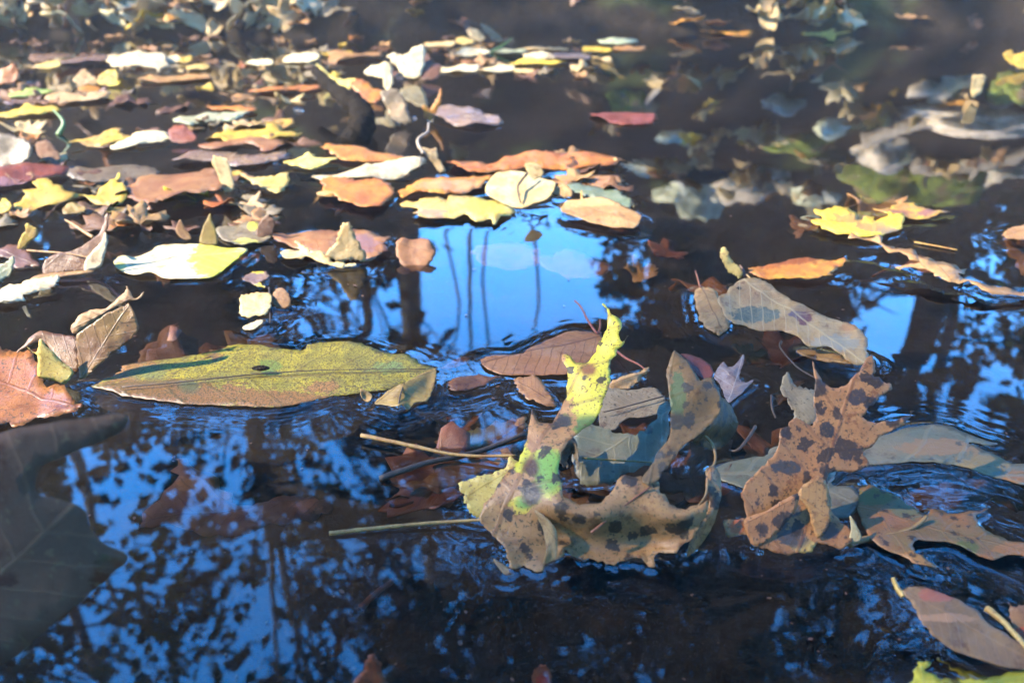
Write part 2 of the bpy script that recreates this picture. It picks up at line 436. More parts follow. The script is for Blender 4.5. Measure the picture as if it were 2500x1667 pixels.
L('large lance-shaped green-yellow mottled leaf with toothed edges', 's',
  '228,948 292,917 304,900 357,890 464,879 536,861 586,850 640,853 732,864 753,852 814,843 883,846 920,861 948,870 983,871 1009,882 1030,896 1059,902 1063,907 1040,921 1015,932 990,943 966,952 901,961 841,968 803,975 714,996 660,1002 586,1000 536,996 446,993 393,986 332,975 303,971 264,957', 'mottled_leaf',
  z=0.0020, wave=0.0018, wet=0.0004, serr=3.0, fine=1, axis=('s', '228,948 1063,907'), stem=[('s', '300,952 420,944 560,930 660,918 800,910 1040,906', 0.0004, 'stem_dark', 0.0042, 'midrib')],
  pig=[(4, 900, 1150, 200, 90, (0.28, 0.15, 0.07)), (4, 1250, 1330, 560, 95, (0.24, 0.12, 0.055)), (4, 1000, 1270, 400, 60, (0.22, 0.12, 0.055)), (4, 1900, 1350, 460, 62, (0.27, 0.14, 0.06)), (4, 1480, 1060, 60, 30, (0.2, 0.12, 0.06)),
       (4, 1840, 1130, 90, 50, (0.16, 0.24, 0.06)), (4, 1040, 1180, 120, 40, (0.20, 0.22, 0.07)), (4, 1300, 1260, 60, 40, (0.10, 0.12, 0.07)), (5, 330, 1130, 120, 40, (0.17, 0.25, 0.10)), (4, 2200, 1260, 130, 40, (0.30, 0.16, 0.07))])
L('small olive leaf arched over its dark midrib beside the mottled leaf', 5,
  '240,1392,0 300,1330,20 400,1262,60 440,1250,70 540,1192,60 640,1150,45 662,1160,45 652,1250,30 630,1300,10 600,1370,0 512,1382,10 470,1432,0 430,1400,35 400,1412,35 330,1402,10', 'olive_leaf',
  z=0.003, wave=0.0008, fine=1, axis=(5, '240,1392 660,1155'), stem=[(5, '402,1420,30 415,1330,50 442,1250,72', 0.00045, 'stem_dark', 0.003, 'midrib')])
L('tiny torn tan leaf scrap left of the arched olive leaf', 5, '145,1280,60 220,1320,25 205,1362,0 170,1362,0 150,1330,25', 'tan_leaf', z=0.002, wave=0.0004)
# --- middle
L('half sunken tan leaf with dark ribs and a red stalk behind the spotted oak leaf', 5,
  '960,1070 1050,1045 1240,1035 1285,1000 1420,932 1530,886 1640,870 1730,878 1792,900 1790,960 1720,1060 1650,1115 1600,1166 1400,1172 1200,1167 1080,1160 1000,1120', 'beech_leaf', name='beech_leaf',
  z=0.0016, wave=0.0014, wet=0.0007, fine=1, axis=(5, '1785,900 960,1090'), stem=[(5, '1780,895,4 1750,890,20 1690,800,45 1650,720,60 1605,672,60', 0.0008, 'stem_red', 0.002, 'stem'), (5, '1765,890,10 1778,850,30 1776,806,40', 0.0007, 'stem_red', 0.002, 'stem')])
L('small oval sunken brown leaf beside the pointed tip of the beech leaf', 5, '690,1095 760,1042 850,1008 884,1016 870,1050 800,1085', 'sunk_leaf', z=-0.003, wave=0.0004)
L('plump seed-shaped reddish brown leaf floating right of the olive leaf', 5, '738,1272 770,1230 870,1206 960,1200 1020,1214 1112,1206 1030,1242 950,1272 850,1302 770,1306', 'brown_leaf', z=0.003, wave=0.0006, axis=(5, '1112,1206 738,1275'))
L('submerged amber leaf scrap in front of the beech leaf', 5, '1190,1200 1260,1180 1360,1190 1400,1240 1440,1300 1480,1370 1400,1375 1290,1330 1220,1270', 'beech_leaf', z=0.0008, wave=0.0012, wet=0.0004)
L('rounded grey-brown leaf lying flat behind the notch of the oak leaf', 5, '1770,1290 1860,1280 1980,1290 2120,1270 2190,1305 2226,1370 2190,1440 2080,1476 1960,1482 1870,1560 1780,1560', 'grey_leaf', z=0.0024, wave=0.0008, fine=1, axis=(5, '2226,1370 1770,1430'),
  stem=[(5, '2215,1330 2100,1360 1950,1400 1800,1440', 0.0004, 'stem_dark', 0.0042, 'midrib')])
L('narrow curled tan leaf with a red stalk above the rounded grey leaf', 5, '1808,1286,0 1880,1222,30 1980,1180,45 2060,1160,50 2096,1138,55 2102,1170,40 2022,1232,15 1960,1282,0', 'tan_leaf', z=0.0022, wave=0.0006, stem=[(5, '1885,1015,6 1960,1070,20 2040,1110,40 2090,1150,50', 0.0007, 'stem_red', 0.002, 'stem')])
L('tan dead leaf with pale ribs and a dark blue patch afloat right of centre', 6,
  '262,645 330,590 400,530 460,512 532,503 600,540 680,610 800,680 950,760 1080,800 1180,850 1250,900 1282,960 1276,1020 1284,1060 1210,1112 1100,1052 1000,992 870,982 800,920 700,872 560,862 450,840 380,830 330,800 280,720', 'tan_wet_leaf', name='beech_leaf',
  z=0.0034, wave=0.0042, wet=0.0018, fine=1, axis=(6, '440,520 1240,1085'), stem=[(6, '448,522,8 430,470,30 405,436,50', 0.0012, 'brown_leaf', 0.003, 'stem'), (6, '450,520,8 560,640,6 660,745,5 780,830,4 880,900,3 1050,990,2', 0.0005, 'cream_leaf', 0.0052, 'midrib')],
  pig=[(6, 480, 750, 120, 55, (0.09, 0.11, 0.10)), (6, 600, 765, 90, 40, (0.12, 0.14, 0.13)), (6, 850, 800, 50, 45, (0.16, 0.07, 0.08)), (6, 780, 770, 50, 20, (0.17, 0.12, 0.16)), (6, 400, 570, 20, 12, (0.03, 0.03, 0.02)), (6, 1150, 850, 60, 40, (0.36, 0.20, 0.11)), (6, 1060, 960, 160, 60, (0.30, 0.27, 0.24))])
L('crumpled brown leaf with a red stalk overlapping left end of the tan dead leaf', 6,
  '100,612,15 140,584,25 200,600,15 262,640,10 282,720,5 330,800,0 332,860,0 250,912,0 170,852,0 120,770,5 100,680,8', 'tan_leaf', z=0.003, wave=0.0030, wet=0.0012, axis=(6, '140,585 300,900'), stem=[(6, '140,590,25 122,530,70 105,466,110', 0.0007, 'stem_red', 0.002, 'stem')])
L('pale yellow leaf tip standing upright between tan leaf and orange leaf', 6, '290,308 325,322 352,380 400,440 432,490 412,512 360,492 310,442 285,392 274,350', 'pale_yellow_leaf', tilt=0.85, ymax=540, wave=0.0008, z=0.001)
L('orange lance-shaped leaf floating behind the tan dead leaf', 6, '462,482 540,450 700,415 850,404 1000,420 1112,408 1100,450 1060,480 1000,520 900,536 700,536 550,531', 'amber_leaf', z=0.0034, wave=0.0012, tilt=0.2, axis=(6, '462,490 1112,408'), pig=[(6, 780, 420, 200, 25, (0.22, 0.07, 0.03)), (6, 600, 450, 80, 20, (0.35, 0.12, 0.04))])
L('sunken brown leaf slice under the lower edge of the tan dead leaf', 6, '790,1015 900,1005 1050,1030 1150,1080 1170,1100 1050,1090 900,1060', 'beech_leaf', z=0.0006, wave=0.0008)
L('yellow leaf with tan blotches floating on the dark water at right', 6, '878,152 962,122 908,70 1000,76 1060,66 1120,58 1190,74 1220,110 1270,95 1322,100 1340,122 1400,108 1432,74 1462,90 1542,108 1512,172 1450,202 1382,242 1250,252 1150,236 1000,212 950,182', 'yellow_leaf', z=0.003, wave=0.0014, tilt=0.1,
  pig=[(6, 1150, 120, 110, 30, (0.40, 0.25, 0.10)), (6, 1300, 175, 120, 40, (0.38, 0.24, 0.11)), (6, 1420, 200, 70, 30, (0.25, 0.2, 0.16))], stem=[(6, '1600,262,3 1700,280,5 1800,298,5 1892,316,4', 0.0006, 'stem_yellow', 0.001, 'stem')])
L('yellow leaf mottled with purple behind the yellow and tan leaf', 6, '1322,40 1400,46 1450,20 1550,8 1650,25 1720,58 1852,64 1740,100 1600,116 1400,92', 'yellow_tan_leaf', z=0.0025, wave=0.0014, tilt=0.1, pig=[(6, 1480, 70, 110, 22, (0.28, 0.13, 0.12)), (6, 1680, 75, 70, 20, (0.24, 0.13, 0.15))])
L('long thin crumpled brown leaf trailing to the right edge', 6, '1150,240 1280,266 1360,250 1440,330 1520,350 1640,400 1780,430 1950,470 1922,520 1952,560 2100,590 2240,612 2380,620 2380,642 2200,646 2050,630 1900,580 1800,570 1700,532 1690,490 1540,472 1500,482 1532,440 1640,425 1540,390 1420,362 1300,302', 'tan_leaf', z=0.0024, wave=0.0022, axis=(6, '1150,240 2380,640'))
L('tan leaf scrap at the right edge beyond the long thin leaf', 6, '2198,232 2230,202 2300,172 2420,160 2440,250 2300,264', 'tan_leaf', z=0.003, wave=0.002)
L('blue-violet wet lobed leaf with forked points between the two oak leaves', 6, '230,1192,0 290,1100,50 330,1130,45 380,1110,60 432,1042,90 432,1100,70 402,1200,25 442,1236,15 502,1220,25 440,1290,0 370,1350,0 320,1370,0 280,1262,0', 'blue_wet_leaf', z=0.0026, wave=0.0014, fine=1, axis=(6, '325,1370 430,1045'))
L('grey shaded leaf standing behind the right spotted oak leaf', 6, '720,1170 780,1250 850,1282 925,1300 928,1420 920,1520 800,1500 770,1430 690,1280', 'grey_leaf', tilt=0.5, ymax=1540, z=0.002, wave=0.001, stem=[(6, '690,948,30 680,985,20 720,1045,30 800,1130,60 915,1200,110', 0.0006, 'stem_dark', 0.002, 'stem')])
# --- the two spotted oak leaves
L('brown black-spotted oak leaf curled like a bowl with one yellow-green lobe standing up', 'd',
  '845,58,590 878,78,585 908,112,575 931,140,560 934,195,545 936,250,530 962,263,520 983,230,530 966,282,510 940,320,490 905,375,465 885,450,440 860,540,410 836,625,380 800,690,355 720,735,340 668,790,325 640,860,310 622,940,295 640,1010,280 665,1065,265 715,1100,250 790,1108,245 850,1082,255 905,1035,270 960,968,290 1010,972,290 1055,1000,280 1130,1020,280 1145,1060,260 1180,1100,245 1245,1148,220 1340,1142,220 1410,1105,235 1385,1200,180 1330,1300,110 1235,1375,60 1135,1400,40 1145,1455,5 1120,1475,0 1085,1452,5 1060,1402,30 1000,1412,20 930,1440,10 850,1432,8 760,1402,20 682,1402,20 655,1350,60 640,1385,30 600,1425,20 545,1445,15 528,1475,5 490,1490,0 430,1478,0 368,1470,0 348,1415,25 335,1370,50 270,1330,60 215,1262,80 205,1195,110 240,1110,150 290,1022,190 348,940,225 385,880,250 422,828,270 450,740,300 470,680,320 479,622,340 491,652,330 512,686,320 560,690,320 602,658,330 656,560,370 655,450,410 650,345,450 668,356,450 702,380,440 742,390,440 788,370,450 832,318,470 850,250,500 872,215,520 885,160,545 870,98,580', 'oak_leaf', name='oak_leaf',
  wave=0.0016, z=0.0015, fine=2, axis=('d', '310,1210 900,100'),
  pig=[('d', 890, 200, 120, 190, YEL), ('d', 830, 400, 130, 120, YEL), ('d', 780, 560, 95, 150, LIME), ('d', 700, 450, 95, 120, (0.62, 0.50, 0.06)), ('d', 560, 950, 105, 130, OCH), ('d', 565, 940, 75, 105, GRN), ('d', 425, 880, 48, 85, LIME), ('d', 430, 1125, 70, 50, OCH), ('d', 430, 1120, 35, 30, GRN), ('d', 780, 710, 90, 45, (0.10, 0.16, 0.05)),
       ('d', 475, 1070, 50, 62, (0.05, 0.035, 0.025)), ('d', 470, 930, 38, 50, (0.09, 0.045, 0.03)), ('d', 775, 420, 35, 30, (0.22, 0.09, 0.04)), ('d', 650, 685, 42, 38, (0.04, 0.035, 0.035)), ('d', 590, 705, 32, 28, (0.04, 0.035, 0.035))],
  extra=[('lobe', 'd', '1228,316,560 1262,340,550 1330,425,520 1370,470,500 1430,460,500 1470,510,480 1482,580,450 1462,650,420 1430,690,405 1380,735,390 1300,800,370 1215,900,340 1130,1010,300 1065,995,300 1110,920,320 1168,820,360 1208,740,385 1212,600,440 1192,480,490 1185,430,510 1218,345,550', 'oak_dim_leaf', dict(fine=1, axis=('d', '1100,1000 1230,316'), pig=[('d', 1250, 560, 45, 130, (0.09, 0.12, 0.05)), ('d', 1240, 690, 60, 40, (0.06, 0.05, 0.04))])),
         ('lobe', 'd', '1262,338,535 1345,345,515 1415,385,500 1436,425,490 1430,462,480 1385,467,480 1335,430,495', 'red_leaf', dict()),
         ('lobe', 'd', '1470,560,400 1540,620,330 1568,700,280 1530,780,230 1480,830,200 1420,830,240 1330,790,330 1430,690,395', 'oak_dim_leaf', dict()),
         ('lobe', 'd', '1415,940,300 1455,930,290 1480,990,260 1478,1100,210 1440,1230,120 1380,1330,50 1300,1400,20 1330,1300,95 1400,1180,175 1418,1100,215 1400,1020,270', 'oak_leaf', dict(axis=('d', '1430,940 1300,1400'))),
         ('fold', 'd', '490,1160,190 540,1185,190 590,1240,165 612,1300,120 605,1400,55 560,1440,20 535,1440,20 550,1380,70 545,1300,115 522,1230,150', 'tan_leaf', dict()),
         ('tip', 'd', '272,1418,25 330,1450,12 385,1490,0 350,1510,0 312,1482,5', 'tan_leaf', dict())],
  stem=[('b', '-60,719,4 200,690,6 450,665,10 700,648,20 850,640,45 925,655,70', 0.0009, 'stem_yellow', 0.001, 'stem'),
        ('d', '1262,802,330 1310,757,345 1370,748,345 1425,790,325 1450,860,300 1440,915,285 1405,940,290 1408,1000,275 1395,1080,245 1345,1145,225', 0.0007, 'tan_leaf', 0.001, 'curled_edge'),
        ('d', '790,1275,150 900,1185,205 1010,1100,250 1105,1030,285', 0.0006, 'stem_red', 0.0012, 'midrib')])
L('orange-brown black-spotted oak leaf standing upright at right with a ruffled foot', 'e',
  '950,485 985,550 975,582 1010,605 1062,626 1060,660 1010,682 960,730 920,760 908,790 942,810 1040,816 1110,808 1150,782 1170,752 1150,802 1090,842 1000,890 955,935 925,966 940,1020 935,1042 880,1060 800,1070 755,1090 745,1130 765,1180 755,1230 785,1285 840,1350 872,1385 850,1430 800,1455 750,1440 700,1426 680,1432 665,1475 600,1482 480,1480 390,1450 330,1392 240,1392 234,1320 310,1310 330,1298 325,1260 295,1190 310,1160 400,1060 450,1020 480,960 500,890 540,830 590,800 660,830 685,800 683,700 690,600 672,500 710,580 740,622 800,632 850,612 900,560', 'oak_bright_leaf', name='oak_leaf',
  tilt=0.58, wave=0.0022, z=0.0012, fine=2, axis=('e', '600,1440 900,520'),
  pig=[('e', 885, 690, 45, 45, (0.06, 0.05, 0.06)), ('e', 740, 850, 36, 36, (0.05, 0.045, 0.05)), ('e', 950, 720, 35, 30, (0.06, 0.05, 0.06)), ('e', 540, 1040, 75, 35, (0.07, 0.065, 0.075)), ('e', 470, 1340, 90, 35, (0.08, 0.08, 0.10)), ('e', 560, 1250, 60, 40, (0.10, 0.10, 0.11)), ('e', 620, 1440, 60, 40, (0.62, 0.42, 0.14)), ('e', 280, 1350, 40, 35, (0.42, 0.13, 0.05)), ('e', 560, 1400, 80, 50, (0.09, 0.08, 0.09)), ('e', 750, 1360, 50, 40, (0.13, 0.08, 0.08))],
  extra=[('tip', 'e', '855,1285 890,1340 912,1392 890,1420 850,1410 860,1350', 'cream_leaf', dict(tilt=0.7, ymax=1480)),
         ('fold', 'e', '590,1180 640,1120 700,1090 740,1140 750,1240 760,1320 700,1400 660,1330 640,1260', 'oak_bright_leaf', dict(tilt=0.66, ymax=1500)),
         ('fold', 'e', '330,1300 420,1270 520,1210 600,1180 560,1290 480,1380 390,1440 340,1390', 'oak_bright_leaf', dict(tilt=0.66, ymax=1500))],
  stem=[('e', '850,1425,30 960,1395,25 1100,1372,25 1180,1340,30 1240,1288,50', 0.0013, 'tan_leaf', 0.001, 'curled_edge'), ('e', '686,1100,215 690,950,300 690,800,390 740,660,460', 0.0005, 'stem_red', 0.0016, 'midrib')])
L('large dark slate leaf floating behind the right oak leaf', 'c',
  '225,335 480,290 545,230 760,190 1000,150 1130,170 1300,110 1470,95 1600,130 1792,200 1780,216 1650,205 1760,250 1900,330 2040,330 2040,445 1800,400 1600,340 1450,320 1200,320 1060,332 950,350 880,372 870,450 1000,480 1010,620 900,640 600,560 230,412', 'slate_leaf', z=0.0018, wave=0.0014, fine=1, axis=('c', '230,380 2000,390'),
  pig=[('c', 1450, 230, 230, 50, (0.20, 0.13, 0.085)), ('c', 1750, 330, 160, 50, (0.20, 0.15, 0.08)), ('c', 1930, 400, 90, 40, (0.26, 0.13, 0.06))])
L('green and orange-brown forked leaf at lower right edge with two pointed ends', 'c',
  '1020,512 1060,480 1102,480 1300,580 1400,638 1440,602 1560,626 1680,615 1758,604 1692,640 1702,700 1790,760 1900,800 2050,825 2050,905 1900,872 1780,897 1700,885 1560,800 1450,788 1335,800 1340,870 1462,956 1350,932 1240,870 1100,802 1060,752 1020,640', 'oak_green_leaf', z=0.0042, wave=0.0018, fine=1, axis=('c', '1020,600 2000,860'),
  pig=[('c', 1130, 540, 130, 50, (0.13, 0.15, 0.05)), ('c', 1300, 610, 110, 50, (0.16, 0.17, 0.10)), ('c', 1340, 900, 110, 50, (0.40, 0.23, 0.08)), ('c', 1620, 830, 80, 40, (0.13, 0.15, 0.05)), ('c', 1900, 840, 120, 40, (0.42, 0.21, 0.07))])
L('rusty pink ribbed leaf resting on the yellow leaf in the bottom right corner', 'c',
  '1262,1100 1330,1085 1400,1090 1560,1150 1680,1220 1720,1262 1850,1350 1990,1440 2040,1500 2040,1550 1850,1542 1600,1462 1450,1382 1372,1300 1340,1210 1290,1145', 'rose_leaf', tilt=0.25, z=0.006, wave=0.0012, fine=1, axis=('c', '1262,1100 2040,1530'), stem=[('c', '1268,1115,60 1235,1062,75 1208,1005,100', 0.0011, 'stem_yellow', 0.004, 'stem')],
  pig=[('c', 1500, 1260, 200, 25, (0.42, 0.24, 0.14)), ('c', 1440, 1130, 90, 40, (0.38, 0.14, 0.09))])
L('bright yellow leaf under the pink leaf in the bottom right corner', 'c', '1310,1580 1352,1482 1412,1462 1440,1540 1500,1560 1610,1540 1480,1432 1620,1500 1800,1542 2060,1530 2060,1700 1310,1700', 'lime_leaf', z=0.002, wave=0.0012, axis=('c', '1400,1470 1700,1690'), pig=[('c', 1820, 1560, 120, 30, (0.3, 0.36, 0.05))])
L('red and orange curled leaf cut by the right edge near the bottom', 'c', '1872,1192,40 1930,1170,60 2060,1175,60 2060,1420,0 1975,1372,0 1915,1312,0', 'salmon_leaf', z=0.004, wave=0.002, pig=[('c', 1950, 1330, 60, 50, (0.5, 0.12, 0.03))])
L('pale cream leaf behind the left edge of the bowl-shaped oak leaf', 'd', '92,1055 105,1012 200,985 300,955 370,890 420,960 320,1060 240,1180 192,1196 150,1170 120,1120', 'pale_yellow_leaf', z=0.003, wave=0.0016, wet=0.001, axis=('d', '110,1100 400,930'))
L('dark slate leaf lying flat inside the hollow of the bowl-shaped oak leaf', 'd', '690,760 760,715 850,730 960,768 1090,735 1190,600 1210,760 1160,860 1110,915 1050,960 930,1020 800,1060 720,1000 690,880', 'slate_leaf', z=0.0022, wave=0.001, axis=('d', '1200,650 700,960'), stem=[('d', '740,905 900,903 1115,912', 0.0005, 'stem_yellow', 0.004, 'midrib')])
L('grey leaf curl standing in the hollow of the bowl-shaped oak leaf', 'd', '650,830,150 685,790,160 715,830,140 724,930,85 716,962,60 692,880,100 664,900,90 666,952,60 645,950,60 622,915,90', 'grey_leaf', z=0.004, wave=0.0006)
# --- sunk leaves near the front
L('sunken reddish brown leaf under clear water, left of the thin yellow stalks', 'a', '760,560 1000,330 960,190 1150,260 1400,480 1620,440 1880,450 1860,500 1750,580 1500,600 1300,640 1050,580', 'sunk_leaf', z=-0.009, wave=0.0014, axis=('a', '1900,445 780,540'), pig=[('a', 1200, 360, 200, 60, (0.30, 0.15, 0.06)), ('a', 1750, 500, 100, 40, (0.34, 0.14, 0.06))])
L('sunken amber leaf under clear water behind the upper yellow stalk', 'b', '240,420 520,350 560,120 700,60 900,20 1060,20 1040,200 960,300 760,380 520,420', 'beech_leaf', z=-0.004, wave=0.0016, axis=('b', '240,420 1060,60'), pig=[('b', 700, 110, 130, 60, (0.42, 0.40, 0.10)), ('b', 880, 60, 80, 50, (0.36, 0.33, 0.3))])
L('sunken reddish leaf at the bottom edge, left of centre', 'b', '40,1600 120,1480 180,1375 230,1460 275,1580 280,1720 30,1720', 'rust_wet_leaf', z=-0.002, wave=0.001)
L('small red leaf scrap sunk at the bottom edge of the middle', 'b', '1105,1500 1140,1455 1190,1460 1215,1520 1190,1580 1120,1580', 'orange_leaf', z=-0.001, wave=0.0012, pig=[('b', 1160, 1535, 40, 30, (0.55, 0.08, 0.03))])
L('sunken brown leaf in the dark water behind the bright tree reflection', 5, '1300,300 1450,320 1550,292 1720,320 1850,400 1780,450 1600,460 1420,400', 'sunk_leaf', z=-0.004, wave=0.001)
L('sunken brown leaf below the round white and yellow leaf', 5, '900,260 1040,200 1240,210 1380,270 1360,350 1160,380 980,340', 'sunk_leaf', z=-0.008, wave=0.001)
L('sunken red-brown leaf left of the dark trunk reflection', 5, '380,240 520,200 620,230 640,330 560,420 430,400', 'sunk_leaf', z=-0.003, wave=0.001)
# --- left middle
L('sunlit white leaf with a yellow right half floating left of centre', 4, '790,412 850,370 960,372 1060,312 1150,290 1300,288 1400,300 1550,320 1692,330 1640,380 1560,440 1500,490 1430,522 1300,527 1130,526 1060,492 960,500 870,490 800,452', 'white_leaf', z=0.003, wave=0.0022, fine=1, axis=(4, '800,420 1690,340'), pig=[(4, 1500, 400, 190, 130, (0.56, 0.54, 0.07)), (4, 1400, 350, 60, 40, (0.55, 0.52, 0.08)), (4, 820, 455, 50, 30, (0.50, 0.50, 0.2))],
  extra=[('tip', 4, '1240,128 1270,190 1312,240 1300,262 1270,266 1230,242 1208,190', 'tan_leaf', dict(tilt=0.9, ymax=300)), ('tip', 4, '1440,88 1452,130 1482,200 1490,280 1450,302 1370,282 1392,190', 'olive_leaf', dict(tilt=0.9, ymax=310))])
L('small dark withered leaf curl standing behind the white and yellow leaf', 4, '1752,200 1790,120 1830,88 1862,110 1882,142 1862,222 1800,240 1765,232', 'brown_leaf', tilt=0.9, ymax=250, wave=0.002)
L('grey and yellow flat leaf around the dark withered curl', 4, '1480,190 1600,150 1760,140 1780,200 1860,230 1780,270 1640,300 1520,250', 'grey_leaf', z=0.002, wave=0.0016, pig=[(4, 1740, 160, 50, 30, YEL), (4, 1680, 270, 90, 25, (0.5, 0.48, 0.15))])
L('folded brown leaf standing up at left with a pale inner fold and a long stalk', 4, '310,400 400,350 500,330 620,260 700,180 720,90 742,80 742,150 724,205 742,250 720,340 690,432 600,466 450,476 310,492', 'brown_leaf', name='folded_leaf', tilt=0.75, ymax=500, wave=0.0012, fine=1, axis=(4, '310,450 730,90'),
  extra=[('fold', 4, '580,470 590,390 640,330 700,270 724,205 744,255 735,300 722,350 692,432 640,455', 'white_leaf', dict(tilt=0.85, ymax=505)), ('rim', 4, '175,555 240,510 330,488 480,474 640,462 600,482 450,505 330,530 230,560', 'tan_leaf', dict(tilt=0.4, ymax=560))],
  stem=[(4, '640,232,180 560,180,200 500,140,210 450,112,210', 0.0012, 'stem_yellow', 0.001, 'stem'), (4, '190,320,60 330,330,100 470,342,120 640,375,110', 0.0007, 'stem_yellow', 0.001, 'stem')])
L('small upright yellow leaf tip at the left edge above the teal leaf', 4, '172,148 250,180 262,230 240,260 190,282 180,312 140,322 122,300 150,230 180,200', 'yellow_tan_leaf', tilt=0.95, ymax=420, wave=0.0012, extra=[('base', 4, '0,330 60,295 130,300 190,330 230,380 280,430 200,440 110,450 80,390 0,370', 'brown_leaf', dict(tilt=0.4, ymax=460))])
L('teal grey-green leaf cut by the left edge', 4, '-60,430 0,440 102,388 84,490 0,562 -60,570', 'pale_teal_leaf', z=0.003, wave=0.001)
L('long white leaf reaching in from the left edge', 4, '-80,600 0,590 170,560 330,520 400,513 404,545 330,592 190,632 160,672 0,702 -80,712', 'white_leaf', z=0.003, wave=0.0012)
L('tan leaf under water with dark twig in front of the blue reflection', 4, '1645,640 1690,618 1842,620 1845,742 1752,772 1650,766', 'cream_leaf', z=0.0012, wave=0.001, wet=0.0004, stem=[(4, '1842,590,0 1848,700,0 1850,832,0', 0.0005, 'stem_dark', 0.003, 'stem')])
L('tan scrap right of the dark twig in front of the blue reflection', 4, '1858,640 1900,580 1960,600 1990,680 1950,720 1870,700', 'tan_leaf', z=0.0012, wave=0.001, wet=0.0004)
L('small white scrap below the submerged tan leaf', 4, '1660,852 1752,815 1802,815 1742,868 1690,872', 'white_leaf', z=0.002, wave=0.0006)
L('violet grey scrap with yellow points above the submerged tan leaf', 4, '1660,520 1740,470 1820,480 1840,520 1780,550 1822,582 1760,572 1700,545', 'purple_wet_leaf', z=0.002, wave=0.001, pig=[(4, 1760, 460, 50, 25, YEL), (4, 1790, 570, 40, 20, YEL)])
L('cream leaf standing like a sail above the trunk reflection', 's', '836,556 855,552 863,570 876,600 895,628 888,644 860,640 830,643 796,628 812,608 826,585', 'cream_leaf', tilt=0.92, ymax=648, wave=0.0012, axis=('s', '850,640 850,552'),
  extra=[('rim', 's', '722,596 742,606 765,622 788,622 806,640 842,650 870,652 840,660 800,652 756,634 734,616', 'cream_leaf', dict(tilt=0.5, ymax=662))])
L('flat pink leaf behind the cream sail-shaped leaf', 's', '672,582 750,572 830,575 905,580 948,598 938,625 900,642 840,640 760,626 690,602', 'salmon_leaf', z=0.002, wave=0.0012, pig=[('s', 880, 610, 40, 20, (0.25, 0.16, 0.2))])
L('peach scrap in front of the flat pink leaf', 's', '688,626 710,620 752,622 740,640 700,640', 'cream_leaf', z=0.003, wave=0.001)
# --- middle band
L('salmon leaf with a pale turned-up end left of centre', 1, '868,1292 1000,1220 1250,1200 1452,1170 1500,1220 1560,1325 1400,1372 1180,1412 1080,1442 1030,1488 1000,1440 920,1392 880,1340', 'salmon_leaf', z=0.003, wave=0.0014, tilt=0.15, axis=(1, '870,1300 1560,1260'), extra=[('tip', 1, '1458,1120 1520,1108 1580,1170 1604,1322 1540,1332 1500,1250', 'cream_leaf', dict(tilt=0.9, ymax=1350))])
L('yellow lobed leaf with a raised pointed lobe at left', 1, '88,1402 180,1350 148,1320 260,1300 218,1250 300,1233 380,1270 460,1320 560,1340 640,1330 720,1270 770,1212 818,1188 790,1260 852,1280 862,1370 780,1396 680,1392 560,1350 440,1392 300,1422 160,1442', 'yellow_leaf', tilt=0.3, z=0.002, wave=0.0014)
L('small yellow leaf at the left edge beside the yellow lobed leaf', 1, '-40,1410 0,1400 40,1370 86,1432 40,1472 -40,1460', 'yellow_leaf', z=0.002, wave=0.001)
L('cream yellow forked leaf right of the salmon leaf', 1, '1618,1180 1700,1210 1800,1240 1880,1215 1952,1195 1982,1240 1942,1310 1912,1342 1820,1312 1720,1262', 'pale_yellow_leaf', tilt=0.3, wave=0.0012, pig=[(1, 1680, 1200, 80, 40, (0.6, 0.4, 0.2))])
L('mauve wet leaf behind the salmon leaf', 1, '1208,1122 1300,1070 1600,1050 1622,1080 1762,1090 1932,1050 1992,1092 1900,1112 1700,1152 1500,1132', 'purple_wet_leaf', z=0.002, wave=0.0012)
L('grey-mauve leaf behind the yellow lobed leaf', 1, '478,1202 700,1160 940,1150 1102,1180 950,1242 700,1282 560,1262', 'grey_leaf', z=0.002, wave=0.0012)
L('brick red leaf at the left edge behind the yellow lobed leaf', 1, '-40,1175 100,1155 300,1150 482,1170 440,1212 250,1252 60,1292 -40,1300', 'red_leaf', z=0.002, wave=0.0012, pig=[(1, 60, 1270, 140, 30, (0.3, 0.17, 0.22))])
L('pale yellow flat leaf above the cream forked leaf', 1, '1938,1132 2060,1100 2112,1063 2200,1100 2322,1090 2232,1142 2120,1172 2030,1152', 'pale_yellow_leaf', wave=0.0012)
L('orange leaf touching the long white leaf at centre left', 1, '2198,1032 2260,1010 2400,1030 2700,1080 2780,1105 2600,1110 2400,1120 2290,1092', 'orange_leaf', wave=0.0012)
L('long white curled leaf behind the round orange leaf', 's', '765,441 800,436 880,420 960,405 1017,396 1040,412 1010,424 960,440 840,450 780,449', 'white_leaf', z=0.003, wave=0.0016, tilt=0.2)
L('round glossy orange leaf at centre left', 's', '782,456 800,447 860,444 920,448 963,466 960,486 925,515 895,519 850,505 800,480', 'orange_leaf', z=0.004, wave=0.0020, tilt=0.2, axis=('s', '782,456 925,515'))
L('long tan-orange leaf right of the round orange leaf', 2, '418,1332 560,1260 700,1245 900,1235 1042,1220 1000,1280 850,1342 700,1362 550,1352 430,1384', 'amber_leaf', z=0.003, wave=0.0012, pig=[(2, 750, 1300, 250, 40, (0.55, 0.33, 0.18))])
L('cream cupped leaf with a dark fold line at centre', 2, '998,1292 1060,1200 1130,1185 1200,1180 1290,1200 1400,1240 1472,1268 1432,1352 1330,1402 1240,1432 1100,1392 1010,1342', 'cream_leaf', tilt=0.45, z=0.002, wave=0.0016, fine=1, axis=(2, '1250,1430 1280,1190'), extra=[('curled_tip', 2, '1265,1135 1350,1133 1392,1195 1362,1232 1310,1232', 'cream_leaf', dict(tilt=0.9, ymax=1420))], stem=[(2, '1292,1185,150 1240,1250,110 1215,1300,80 1235,1400,20', 0.0012, 'stem_dark', 0.002, 'midrib')])
